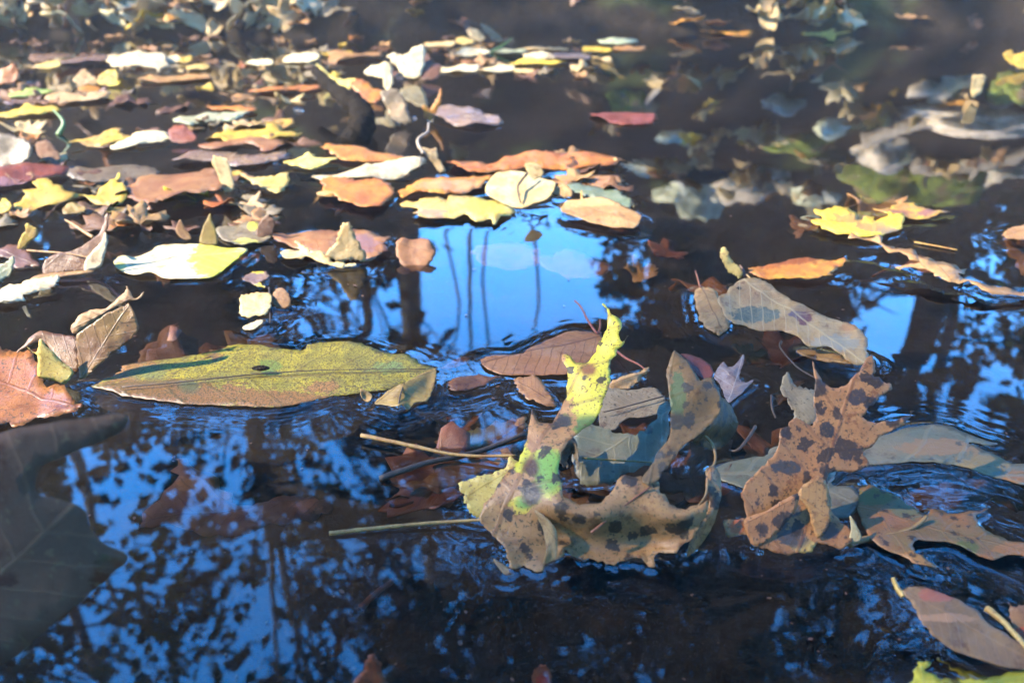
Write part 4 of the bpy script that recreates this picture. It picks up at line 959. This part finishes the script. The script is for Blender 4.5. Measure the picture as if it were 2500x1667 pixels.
FILL = [(-4.6, 6.6, 0.12), (-3.2, 8.4, 0.10), (-2.3, 6.4, 0.07), (-1.45, 7.6, 0.06), (1.9, 8.3, 0.09), (2.7, 6.2, 0.08), (3.3, 9.6, 0.14), (5.3, 6.8, 0.12), (5.6, 9.5, 0.10), (2.6, 12.5, 0.16), (-6.3, 9.5, 0.15), (-1.6, 11.5, 0.12), (4.6, 4.4, 0.09), (-4.1, 4.3, 0.10)]
for k, (x, y, r0) in enumerate(FILL):
    tree('leafy woodland tree among others beyond the far bank', x, y, r0, 8 + 3 * RNG.random(), (RNG.uniform(-.03, .03), 0), seed=30 + k, crown=('crown_dark', 'crown_green', 'crown_brown')[k % 3], wig=0.25, group='woodland trees beyond the bank')
NVIEW = len(TREES)
# trees at the left that cast the shade over the near water
SH = Vector((-math.cos(SUN_AZ), math.sin(SUN_AZ)))
SN = Vector((math.sin(SUN_AZ), math.cos(SUN_AZ)))
def shade_at(t, s): return SH * t + SN * s

GAPS = [((1225, 690), 235, 205, 0.0), ((790, 770), 175, 95, 0.14), ((1520, 720), 120, 85, 0.35), ((2350, 880), 190, 170, 0.06), ((2150, 830), 90, 130, 0.02), ((620, 1120), 310, 150, 0.16), ((560, 1350), 200, 130, 0.22),
        ((1150, 1080), 130, 70, 0.15), ((2200, 1215), 150, 70, 0.1), ((1110, 1390), 70, 60, 0.1), ((2200, 1480), 200, 80, 0.35), ((340, 820), 200, 90, 0.6), ((850, 1500), 250, 140, 0.45), ((300, 1240), 150, 260, 0.2), ((420, 1580), 260, 130, 0.3), ((2440, 620), 90, 60, 0.3)]
def density(px, py):
    d = 1.0 if py < 960 or (850 < px < 1950 and py > 1300) else 0.78
    for (c, rx, ry, v) in GAPS:
        q = ((px - c[0]) / (rx + 45)) ** 2 + ((py - c[1]) / (ry + 45)) ** 2
        if q < 1.5: d = min(d, v + (1 - v) * max(0, min(1, (q - 0.85) / 0.5)))
    return d

def leafquads(clumps, rng, size=(0.05, 0.10)):
    r = np.random.RandomState(rng.randrange(1 << 30))
    c = np.repeat(np.array([tuple(q[0]) for q in clumps]), [q[2] for q in clumps], axis=0)
    rc = np.repeat(np.array([q[1] for q in clumps]), [q[2] for q in clumps])
    n = len(c)
    p = c + r.normal(size=(n, 3)) * np.array([1, 1, 0.8]) * rc[:, None] * 0.55
    u = r.normal(size=(n, 3)) * np.array([1, 1, 0.6]) + np.array([0, 0, -0.4])
    u /= np.linalg.norm(u, axis=1)[:, None]
    w = np.cross(u, r.normal(size=(n, 3))); w /= np.linalg.norm(w, axis=1)[:, None]
    s = r.uniform(size[0], size[1], n)[:, None]
    V = np.stack([p - u * s * 0.5, p + w * s * 0.3 + u * s * 0.05, p + u * s * 0.5, p - w * s * 0.3 + u * s * 0.05], 1).reshape(-1, 3)
    return V, np.arange(n * 4).reshape(-1, 4)

def quads_mesh(name, V, Q):
    me = bpy.data.meshes.new(name)
    me.vertices.add(len(V)); me.vertices.foreach_set('co', np.asarray(V, np.float32).ravel())
    me.loops.add(Q.size); me.loops.foreach_set('vertex_index', Q.astype(np.int32).ravel())
    me.polygons.add(len(Q)); me.polygons.foreach_set('loop_start', np.arange(len(Q), dtype=np.int32) * 4)
    me.polygons.foreach_set('loop_total', np.full(len(Q), 4, np.int32))
    me.update(calc_edges=True)
    return me

nt = 0
for it in range(4700):
    azm, el, D = RNG.uniform(R(-44), R(44)), R(RNG.uniform(9, 58) if it < 2700 else RNG.uniform(9, 31)), RNG.uniform(4.6, 11)
    p = Vector((D * math.sin(azm) * math.cos(el) * 1.15, D * math.cos(azm) * math.cos(el) * 1.15, 0))
    p.z = math.hypot(p.x, p.y) * math.tan(el) - CAM_H
    if p.y < 3.6 or p.z < float(ground_z(p.x, p.y)) + 0.15: continue
    px, py, zc = project((p.x, p.y, -p.z))
    if RNG.random() > density(float(px), float(py)): continue
    T = min(TREES[:NVIEW], key=lambda t: (t['x'] - p.x) ** 2 + (t['y'] - p.y) ** 2 + (4 if t['root'].name.startswith('sapling') else 0))
    T['clumps'].append((p - Vector((T['x'], T['y'], T['z'])), RNG.uniform(0.15, 0.36), RNG.randint(22, 44)))

def finish_tree(T, limbs=True, size=(0.10, 0.19)):
    rng = random.Random(T['seed'] * 7 + 1)
    if not T['clumps']: return
    if limbs:
        V, Fc = [], []
        for (c, rc, n) in T['clumps'][::3]:
            k = min(len(T['P']) - 2, max(1, int((c.z - 0.5 * math.hypot(c.x, c.y)) / T['h'] * len(T['P']))))
            a = T['P'][k]
            m = (a + c) * 0.5 + Vector((rng.uniform(-.15, .15), rng.uniform(-.15, .15), rng.uniform(0, .25)))
            q = catmull([a, m, c], False, 4)
            rad = T['r0'] * 0.22
            v, f = tube_geo(q, [max(0.006, rad * (1 - 0.8 * j / len(q))) for j in range(len(q))], 5)
            o = len(V); V += v; Fc += [tuple(x + o for x in ff) for ff in f]
        link('limbs', mesh_from('limbs', V, Fc), MATS['bark'], T['root'])
    V, Fc = leafquads(T['clumps'], rng, size)
    link('crown', quads_mesh('crown', V, Fc), MATS[T['crown']], T['root'])

SH_R = random.Random(3)
T = tree('tall thin-crowned tree on the left bank that shades the near water', -15.0, -3.4, 0.2, 14, (0, 0.03), seed=60, crown='crown_autumn', wig=0.1)
for _ in range(80):
    g = shade_at(15 + SH_R.gauss(0, 0.7), SH_R.uniform(-0.85, 0.38))
    c = Vector((g.x - T['x'], g.y - T['y'], SH_R.uniform(9.4, 13.4)))
    T['clumps'].append((c, SH_R.uniform(0.18, 0.32), 26))
T = tree('leafy small tree on the left bank that shades the right bank', -3.3, 2.3, 0.07, 4.2, seed=62, crown='crown_dark', wig=0.1)
for _ in range(14):
    g = shade_at(3.0 + RNG.gauss(0, 0.35), RNG.uniform(1.7, 2.9))
    T['clumps'].append((Vector((g.x - T['x'], g.y - T['y'], RNG.uniform(2.75, 3.7) - T['z'])), RNG.uniform(0.15, 0.3), 22))
# the wood closes round the stream: trees on the near bank and at the right
for k, (x, y) in enumerate([(3.6, -1.6), (2.2, -2.4), (0.3, -2.3), (-1.6, -2.6), (-3.4, -3.4), (5.6, -3.0), (3.4, -5.0), (0.6, -4.8), (-2.4, -5.4), (-5.6, -5.6), (7.6, -0.6), (8.2, 3.8), (-5.0, -9.0), (2.0, -8.5), (-3.6, -3.3), (-5.2, -3.2), (-7.4, -4.4), (-4.4, -4.2)]):
    T = tree('autumn tree on the near bank, behind the viewer', x, y, RNG.uniform(0.08, 0.16), RNG.uniform(8, 11), (RNG.uniform(-.03, .03), RNG.uniform(0, .04)), seed=80 + k, crown=('crown_autumn', 'crown_brown')[k % 3 == 2], wig=0.2, group='trees on the near bank')
    for _ in range(70):
        c = Vector((RNG.gauss(0, 1.1), RNG.gauss(0.2, 1.1), RNG.uniform(1.6, T['h'] + 0.6)))
        T['clumps'].append((c, RNG.uniform(0.3, 0.55), 24))
    if k < 6:                                       # boughs over the stream, added unseen to block blue skylight
        for _ in range(34):
            g = Vector((RNG.uniform(-3, 5), RNG.uniform(-4.5, 1.2), RNG.uniform(5.2, 8.5)))
            T['clumps'].append((g - Vector((T['x'], T['y'], T['z'])), RNG.uniform(0.4, 0.7), 30))
    T['size'] = (0.14, 0.26)
    keep = []
    for q in T['clumps']:                            # the sun comes in through an opening over the stream
        w = q[0] + Vector((T['x'], T['y'], T['z']))
        t_, s_ = w.x * SH.x + w.y * SH.y, w.x * SN.x + w.y * SN.y
        if t_ > -1 and -1.2 < s_ < 3.0 and abs(w.z - t_ * math.tan(SUN_EL)) < 2.2: continue
        keep.append(q)
    T['clumps'] = keep
for T in TREES: finish_tree(T, size=T.get('size', (0.10, 0.19)))

# ------------------------------------------------------------------ far bank: stones, moss, roots, litter, grass
def blob(name, label, cat, c, size, mat, seed, sub=4, rough=0.35, flat=1.0):
    bm = bmesh.new()
    bmesh.ops.create_icosphere(bm, subdivisions=sub, radius=1.0)
    for v in bm.verts:
        n = v.co.normalized()
        d = 1 + rough * (noise.noise(n * 1.4 + Vector((seed, 0, 0))) + 0.5 * noise.noise(n * 3.3 + Vector((0, seed, 0))) + 0.25 * noise.noise(n * 8 + Vector((0, 0, seed))))
        v.co = Vector((n.x * size[0], n.y * size[1], n.z * size[2])) * d
    me = bpy.data.meshes.new(name); bm.to_mesh(me); bm.free()
    me.polygons.foreach_set('use_smooth', [True] * len(me.polygons))
    return tag(link(name, me, MATS[mat], loc=c), label, cat)

def bank_thing(name, label, cat, px, py, size, mat, seed, sink=0.25, **kw):
    q = mirror_hit(px, py)
    if q is None: q = np.array([(px - CX) / F * 2.6, 2.6, 0.5])
    return blob(name, label, cat, (q[0], q[1] + size[1] * 0.3, q[2] - size[2] * sink), size, mat, seed, **kw)

bank_thing('stone', 'pale grey-green split stone on the bank, mirrored right of centre', 'stone', 1715, 462, (0.15, 0.12, 0.13), 'pale_stone', 3, rough=0.5)
bank_thing('stone', 'brown lumpy stone on the bank left of the moss mound', 'stone', 2170, 365, (0.10, 0.09, 0.08), 'stone', 7)
bank_thing('stone', 'grey slab stone at the right above the moss mound', 'stone', 2430, 300, (0.24, 0.14, 0.05), 'stone', 9, rough=0.4)
bank_thing('stone', 'small tan stone on the bank above the mirrored orange leaf', 'stone', 1840, 640, (0.16, 0.12, 0.12), 'stone', 12)
bank_thing('stone', 'whitish stone on the bank left of the grey-green split stone', 'stone', 1570, 400, (0.09, 0.08, 0.07), 'pale_stone', 15)
for k, (px, py, sz, lab) in enumerate(((1900, 250, 0.05, 'small grey stone under the drooping right bank litter'), (2050, 300, 0.06, 'rounded tan stone left of the gnarled root'), (2300, 215, 0.06, 'flat pale stone near the top right moss tuft'),
        (1990, 470, 0.07, 'tan stone left of the bright moss mound'), (2440, 420, 0.07, 'pale stone right of the bright moss mound'), (1660, 330, 0.05, 'small pale stone above the split grey-green stone'), (1850, 420, 0.06, 'brownish stone between split stone and moss mound'))):
    bank_thing('stone', lab, 'stone', px, py, (sz * 1.3, sz, sz * 0.8), ('stone', 'pale_stone')[k % 2], 20 + k, sub=3, rough=0.6)
bank_thing('moss_mound', 'long dark green moss cushion right of the split stone', 'moss mound', 1960, 350, (0.10, 0.06, 0.05), 'moss', 11, rough=0.5)
bank_thing('moss_mound', 'bright green mossy mound on the right bank', 'moss mound', 2250, 450, (0.22, 0.14, 0.11), 'moss', 5, rough=0.3)
bank_thing('moss_mound', 'small green moss tuft on the bank at the far right', 'moss mound', 2470, 210, (0.06, 0.05, 0.05), 'moss', 6, rough=0.5)
bank_thing('moss_mound', 'small dark moss tuft on the bank right of centre', 'moss mound', 1540, 250, (0.07, 0.05, 0.05), 'moss', 8, rough=0.5)
for k, (lab, P, r0) in enumerate((
        ('pale gnarled root running down the right bank', [(2110, 330), (2230, 290), (2350, 270), (2470, 230)], 0.022),
        ('grey root curving over the right bank below the slab', [(2230, 385), (2330, 395), (2420, 380), (2530, 350)], 0.030),
        ('thin pale root forked near the moss mound', [(2300, 470), (2350, 440), (2390, 400)], 0.012),
        ('pale crooked root low on the bank right of centre', [(1560, 260), (1640, 170), (1700, 185), (1760, 150)], 0.010))):
    Q = [mirror_hit(*p) for p in P]
    Q = [q + np.array([0, -0.01, 0.012]) for q in Q if q is not None]
    if len(Q) > 1:
        q = catmull(Q, False, 7)
        o = tube('root', [p - Q[0] for p in q], [r0 * (1 - 0.5 * j / len(q)) for j in range(len(q))], MATS['root'], n=9, wob=0.5, seed=k)
        o.location = Q[0]
        tag(o, lab, 'root')

# litter: a few leaf shapes, then copies
def litter_shape(kind, seed):
    rng = random.Random(seed)
    n = 34
    out = []
    for k in range(n):
        a = 2 * math.pi * k / n
        if kind == 'oval': r = (1.0, 0.52)
        elif kind == 'lance': r = (1.0, 0.30)
        else: r = (1.0, 0.85)
        m = 1.0
        if kind == 'lobed': m = 0.48 + 0.52 * abs(math.cos(2.5 * a + 0.3 * seed)) ** 0.8
        out.append(Vector((math.cos(a) * r[0] * m, math.sin(a) * r[1] * m, 0)) * (1 + 0.16 * rng.uniform(-1, 1)))
    V, Fc = [], []
    rings = [1.0, 0.72, 0.4]
    c1, c2, tw = rng.uniform(0.2, 0.7), rng.uniform(-0.5, 0.6), rng.uniform(-0.6, 0.6)
    for s in rings:
        for p in out:
            q = p * s
            V.append((q.x, q.y, c1 * q.y * q.y + c2 * q.x * q.x * 0.5 + tw * q.x * q.y + 0.22 * noise.noise(Vector((q.x * 2.2, q.y * 2.2, seed)))))
    V.append((0, 0, 0))
    for r_ in range(len(rings) - 1):
        for k in range(n):
            Fc.append((r_ * n + k, r_ * n + (k + 1) % n, (r_ + 1) * n + (k + 1) % n, (r_ + 1) * n + k))
    b = (len(rings) - 1) * n
    for k in range(n): Fc.append((b + k, b + (k + 1) % n, len(V) - 1))
    me = mesh_from('litter_leaf', V, Fc)
    uv = me.uv_layers.new(name='UVMap')
    for lp in me.loops:
        v = me.vertices[lp.vertex_index].co
        uv.data[lp.index].uv = (v.x * 0.5 + 0.5, v.y * 0.5)
    return me

SHAPES = [litter_shape(k, s) for s, k in enumerate(('oval', 'lobed', 'lance', 'lobed', 'lobed', 'lance', 'lobed', 'lobed'))]
LIT = {}
def litter(col, words, x, y, z, size, rot, label, group, name='litter_leaf'):
    key = (col, RNG.randrange(len(SHAPES)))
    if key not in LIT:
        me = SHAPES[key[1]].copy(); me.materials.append(MATS[col]); LIT[key] = me
        o = bpy.data.objects.new(name, me)
        LIT[key] = o
        thicken(o, 0.02)
    else:
        o = LIT[key].copy()
        o.name = name
    COL.objects.link(o)
    o.location = (x, y, z); o.scale = (size,) * 3; o.rotation_euler = rot
    tag(o, label, 'leaf', group)
    return o

CW = {'cream_leaf': 'cream', 'white_leaf': 'whitish', 'tan_leaf': 'tan', 'orange_leaf': 'orange', 'amber_leaf': 'amber', 'salmon_leaf': 'pinkish', 'yellow_leaf': 'yellow', 'brown_leaf': 'brown', 'olive_leaf': 'olive', 'grey_leaf': 'grey'}
def bank_leaf(x, d, cols, where, size=None):
    y = float(shore(x)) + d
    c = RNG.choice(cols)
    s = size or RNG.uniform(0.018, 0.042)
    z = float(ground_z(x, y)) + s * 0.35
    litter(c, CW[c], x, y, z, s, (RNG.uniform(-0.1, 1.5), RNG.uniform(-0.6, 0.6), RNG.uniform(0, 6.28)),
           'small dry %s leaf in the litter %s' % (CW[c], where), '%s litter leaves %s' % (CW[c], where))
BRIGHT = ['cream_leaf'] * 6 + ['white_leaf'] * 3 + ['tan_leaf'] * 3 + ['orange_leaf', 'amber_leaf', 'salmon_leaf', 'yellow_leaf', 'brown_leaf']
DIM = ['tan_leaf'] * 3 + ['brown_leaf'] * 3 + ['olive_leaf', 'grey_leaf', 'grey_leaf']
for _ in range(140): bank_leaf(RNG.uniform(-1.45, -0.42), abs(RNG.gauss(0, 0.07)) + 0.004, BRIGHT, 'at the foot of the left bank', RNG.uniform(0.024, 0.06))
for _ in range(30): bank_leaf(RNG.uniform(0.28, 0.85), abs(RNG.gauss(0, 0.05)) + 0.004, BRIGHT, 'at the foot of the right bank', RNG.uniform(0.025, 0.055))
for _ in range(26): bank_leaf(RNG.uniform(-0.5, 0.3), abs(RNG.gauss(0, 0.09)) + 0.006, DIM, 'at the foot of the middle bank')
for _ in range(12): bank_leaf(RNG.uniform(0.85, 1.5), abs(RNG.gauss(0, 0.09)) + 0.006, DIM, 'at the foot of the shaded right bank')
for _ in range(26): bank_leaf(RNG.uniform(-1.6, 1.7), RNG.uniform(0.1, 0.8), BRIGHT, 'up on the bank slope', RNG.uniform(0.03, 0.055))
for (px, py, n) in ((2160, 250, 10), (2270, 375, 9), (1850, 300, 14), (1700, 330, 12), (1620, 380, 10), (1800, 400, 10), (1480, 270, 6), (2330, 230, 6), (1990, 370, 6), (2100, 240, 5), (1660, 150, 10), (1940, 440, 6), (2420, 350, 6)):
    for _ in range(n):
        q = mirror_hit(px + RNG.gauss(0, 28), py + RNG.gauss(0, 14))
        if q is None: continue
        c = RNG.choice(BRIGHT)
        s = RNG.uniform(0.022, 0.045)
        litter(c, CW[c], q[0], q[1] - 0.02, q[2] + 0.03, s, (RNG.uniform(0.2, 1.4), RNG.uniform(-0.5, 0.5), RNG.uniform(0, 6.28)), 'dry %s leaf caught among stones and roots of the right bank' % CW[c], '%s leaves among the stones' % CW[c])
# drifting scraps on the far water at left
FLO = ['cream_leaf'] * 2 + ['tan_leaf'] * 2 + ['orange_leaf', 'salmon_leaf', 'yellow_leaf'] + ['brown_leaf'] * 4 + ['grey_leaf'] * 2
for k in range(150):
    px, py = RNG.uniform(-20, 1500), RNG.uniform(92, 330)
    if px > 750: py = RNG.uniform(90, 190)
    if k % 4 == 3: px, py = RNG.uniform(-20, 760), RNG.uniform(330, 560)
    if k % 11 == 5: px, py = RNG.uniform(760, 1560), RNG.uniform(360, 500)
    g = on_water(px, py)
    if RNG.random() < 0.25 and 1000 < px: continue
    c = RNG.choice(FLO)
    litter(c, CW[c], g[0], g[1], 0.0015, RNG.uniform(0.012, 0.030), (RNG.uniform(-0.12, 0.16), RNG.uniform(-0.12, 0.16), RNG.uniform(0, 6.28)),
           'small flat %s leaf scrap drifting on the far water' % CW[c], '%s scraps drifting on the far water' % CW[c], 'drifting_leaf')

# leaves sunk just under the surface, and crumbs of leaf floating on it
for k in range(60):
    px, py = RNG.uniform(-40, 2540), RNG.uniform(470, 1150)
    if (px < 1000 and py > 930) or (620 < px < 1480 and 530 < py < 900) or (px > 2000 and 640 < py < 1050): continue
    g = on_water(px, py)
    c = RNG.choice(['sunk_leaf', 'sunk_leaf', 'beech_leaf', 'brown_leaf', 'rust_wet_leaf'])
    w = {'sunk_leaf': 'dark brown', 'beech_leaf': 'tan', 'brown_leaf': 'brown', 'rust_wet_leaf': 'reddish'}[c]
    litter(c, w, g[0], g[1], -RNG.uniform(0.006, 0.03), RNG.uniform(0.016, 0.034), (RNG.uniform(-0.25, 0.25), RNG.uniform(-0.25, 0.25), RNG.uniform(0, 6.28)),
           '%s leaf lying sunken under the clear water' % w, '%s leaves sunken under the water' % w, 'sunken_leaf')
V, Fc = [], []
for k in range(300):
    px, py = RNG.uniform(-50, 2550), RNG.uniform(380, 1667) if k % 3 else RNG.uniform(380, 950)
    g = on_water(px, py, 0.0006)
    s = RNG.uniform(0.0002, 0.0007) * RNG.choice((1, 1, 1, 2))
    a = RNG.uniform(0, 6.28)
    b = len(V)
    for j in range(6):
        r_ = s * RNG.uniform(0.5, 1.2)
        V.append((g[0] + r_ * math.cos(a) * math.cos(j * 1.047) * 1.6 - r_ * math.sin(a) * math.sin(j * 1.047), g[1] + r_ * math.sin(a) * math.cos(j * 1.047) * 1.6 + r_ * math.cos(a) * math.sin(j * 1.047), 0.0006 + s * 0.3 * RNG.random()))
    Fc.append(tuple(range(b, b + 6)))
tag(link('leaf_crumbs', mesh_from('leaf_crumbs', V, Fc, False), MATS['brown_leaf']), 'tiny leaf crumbs floating on the dark water', None, None, 'stuff')

# thick black stick rising out of the water
SP = [(770, 172, 75), (800, 205, 70), (845, 240, 60), (880, 270, 48), (884, 305, 28), (868, 340, 0), (850, 365, -26)]
Q = [P3(*p) for p in SP]
Q = catmull(Q, False, 12)
Q = [p + np.array([noise.noise(Vector((j * 0.16, 3, 1))), 0, noise.noise(Vector((j * 0.2, 8, 2)))]) * 0.003 for j, p in enumerate(Q)]
o = tube('curved_stick', [p - Q[0] for p in Q], [(0.006 + 0.010 * min(1, j / len(Q) * 1.6)) * (1 + 0.2 * noise.noise(Vector((j * 0.35, 0.5, 4)))) for j in range(len(Q))], MATS['dark_bark'], n=18, wob=0.3, seed=5)
o.location = Q[0]
tag(o, 'thick curved black stick rising out of the water at upper centre', 'stick')
for lab, cr, po, rad, ma, z in (
        ('yellow leaf stalk lying on the water, left of the bowl-shaped oak leaf', 'b', '122,178,6 400,225,10 700,262,14 1010,297,20', 0.0011, 'stem_yellow', 0.002),
        ('dark submerged twig slanting behind the yellow leaf stalk', 'b', '230,412,0 500,322,0 800,228,0 1068,150,0', 0.0016, 'stem_dark', 0.0008),
        ('short reddish twig under the water near the thin yellow stalk', 'b', '120,1080,0 200,1030,0 300,968,0', 0.0014, 'stem_red', -0.003),
        ('tiny brown twig tip under the water left of the cream leaf', 'b', '280,548,0 340,525,0 420,494,0', 0.0010, 'stem_red', -0.002),
        ('olive twig crossing the rusty pink leaf at the right edge', 'c', '1740,1215,40 1850,1310,40 1990,1445,40', 0.0013, 'stem_yellow', 0.006),
        ('thin black stalk hooked up from the water between the oak leaves', 'e', '462,690,40 462,740,25 478,778,5', 0.0007, 'stem_dark', 0.001),
        ('small dark leaf stalk arching in front of the slate leaf', 'c', '430,95,40 400,180,25 330,230,10 280,232,0', 0.0009, 'stem_dark', 0.001)):
    Q = []
    for x, y, l in pts(cr, po):
        p = P3(x, y, l); p[2] += z; Q.append(p)
    Q = [p + np.array([0, 0.0015, 0.001]) * math.sin(j * 2.1 + len(lab)) for j, p in enumerate(Q)]
    q = catmull(Q, False, 6)
    o = tube('stalk' if 'stalk' in lab else 'twig', [p - Q[0] for p in q], [rad * (1.1 - 0.4 * j / len(q)) for j in range(len(q))], MATS[ma], n=7, wob=0.3, seed=len(lab))
    o.location = Q[0]
    tag(o, lab, 'stalk' if 'stalk' in lab else 'twig')
# seed on the mottled leaf
p = P3(640, 920, 0)
o = blob('seed', 'small dark oval seed lying on the green-yellow mottled leaf', 'seed', (p[0], p[1], 0.0062), (0.0052, 0.0022, 0.0016), 'dark_bark', 2, sub=3, rough=0.15)
p = P3(*[(q[0], q[1]) for q in pts('a', '480,1190')][0])
L2 = pts('a', '410,1222 440,1195 490,1165 530,1148 542,1165 520,1195 470,1215 430,1232')
# grass blades and twigs at the foot of the bank
def sprig(name, label, cat, px0, py0, px1, py1, rad, mat, Y=None, bend=0.01):
    a = P3(px0, py0, 0) if Y is None else None
    d0, d1 = ray(px0, py0), ray(px1, py1)
    y = Y if Y is not None else a[1]
    A, B = CAMP + d0 * (y / d0[1]), CAMP + d1 * ((y + 0.02) / d1[1])
    M = (A + B) / 2 + np.array([bend, 0, 0])
    q = catmull([A, M, B], False, 6)
    o = tube(name, [p - A for p in q], [rad * (1 - 0.75 * j / len(q)) for j in range(len(q))], MATS[mat], n=6)
    o.location = A
    tag(o, label, cat)
sprig('grass_blade', 'green grass blade hanging into the litter at upper left', 'grass blade', 580, 34, 566, -40, 0.004, 'grass', 2.05)
sprig('grass_blade', 'green blade sticking out of the water at far left', 'grass blade', 142, 330, 130, 268, 0.0035, 'grass')
sprig('twig', 'forked grey twig in the dark gap of the left bank', 'twig', 305, 56, 288, -30, 0.003, 'twig', 2.05)
sprig('twig', 'pale bent twig low on the bank left of centre', 'twig', 900, 55, 960, 5, 0.005, 'twig', 2.06, 0.02)
sprig('twig', 'grey twig rising from the bank at centre', 'twig', 1010, 40, 1060, -30, 0.004, 'twig', 2.06)
sprig('grass_blade', 'thin green grass stem between pale leaves on the far water', 'grass blade', 1195, 130, 1252, 92, 0.002, 'grass', None, 0.004)
# bubbles and droplets
for lab, px, py, r in (
        ('round bubble on the far water at upper left', 391, 78, 0.0075), ('left bubble of a pair on the far water', 725, 271, 0.0042), ('right small bubble of a pair on the far water', 735, 272, 0.003),
        ('bubble under the small forked amber leaf', 1051, 296, 0.004), ('small bubble left of the forked amber leaf', 1013, 290, 0.003), ('bright droplet below the white cupped leaf', 975, 193, 0.006),
        ('bubble under the front rim of the bowl-shaped oak leaf', 1568, 1391, 0.0012), ('bubble in front of the tip of the bowl-shaped oak leaf', 1250, 1433, 0.0011),
        ('left bubble of three under the right oak leaf', 1801, 1269, 0.0009), ('middle bubble of three under the right oak leaf', 1836, 1339, 0.0010), ('right bubble of three under the right oak leaf', 1857, 1351, 0.0011),
        ('droplet on the edge of the rusty pink leaf', 2233, 1536, 0.0014), ('bubble at the pointed end of the forked leaf', 2255, 1409, 0.0010), ('bubble beside the mauve wet leaf', 674, 402, 0.003), ('bubble beside the grey-mauve leaf', 180, 417, 0.003)):
    p = on_water(px, py)
    bm = bmesh.new(); bmesh.ops.create_uvsphere(bm, u_segments=20, v_segments=12, radius=r)
    me = bpy.data.meshes.new('bubble'); bm.to_mesh(me); bm.free()
    me.polygons.foreach_set('use_smooth', [True] * len(me.polygons))
    tag(link('bubble', me, MATS['bubble'], loc=(p[0], p[1], r * 0.55)), lab, 'bubble')

# thin haze volume, added over the whole scene to lift the blacks
bm = bmesh.new(); bmesh.ops.create_cube(bm, size=1.0)
me = bpy.data.meshes.new('black_lift_haze'); bm.to_mesh(me); bm.free()
t = NT('black_lift_haze')
pv = t.n('ShaderNodeVolumePrincipled')
pv.inputs['Density'].default_value = 0.0086
pv.inputs['Color'].default_value = (0.95, 0.95, 0.97, 1)
o = t.n('ShaderNodeOutputMaterial'); t.t.links.new(pv.outputs[0], o.inputs['Volume'])
hz = link('black_lift_haze', me, t.mat)
hz.scale = (324, 324, 18.5); hz.location = (0, 0, 18.5 / 2 - 2.0)
tag(hz, kind='stuff')
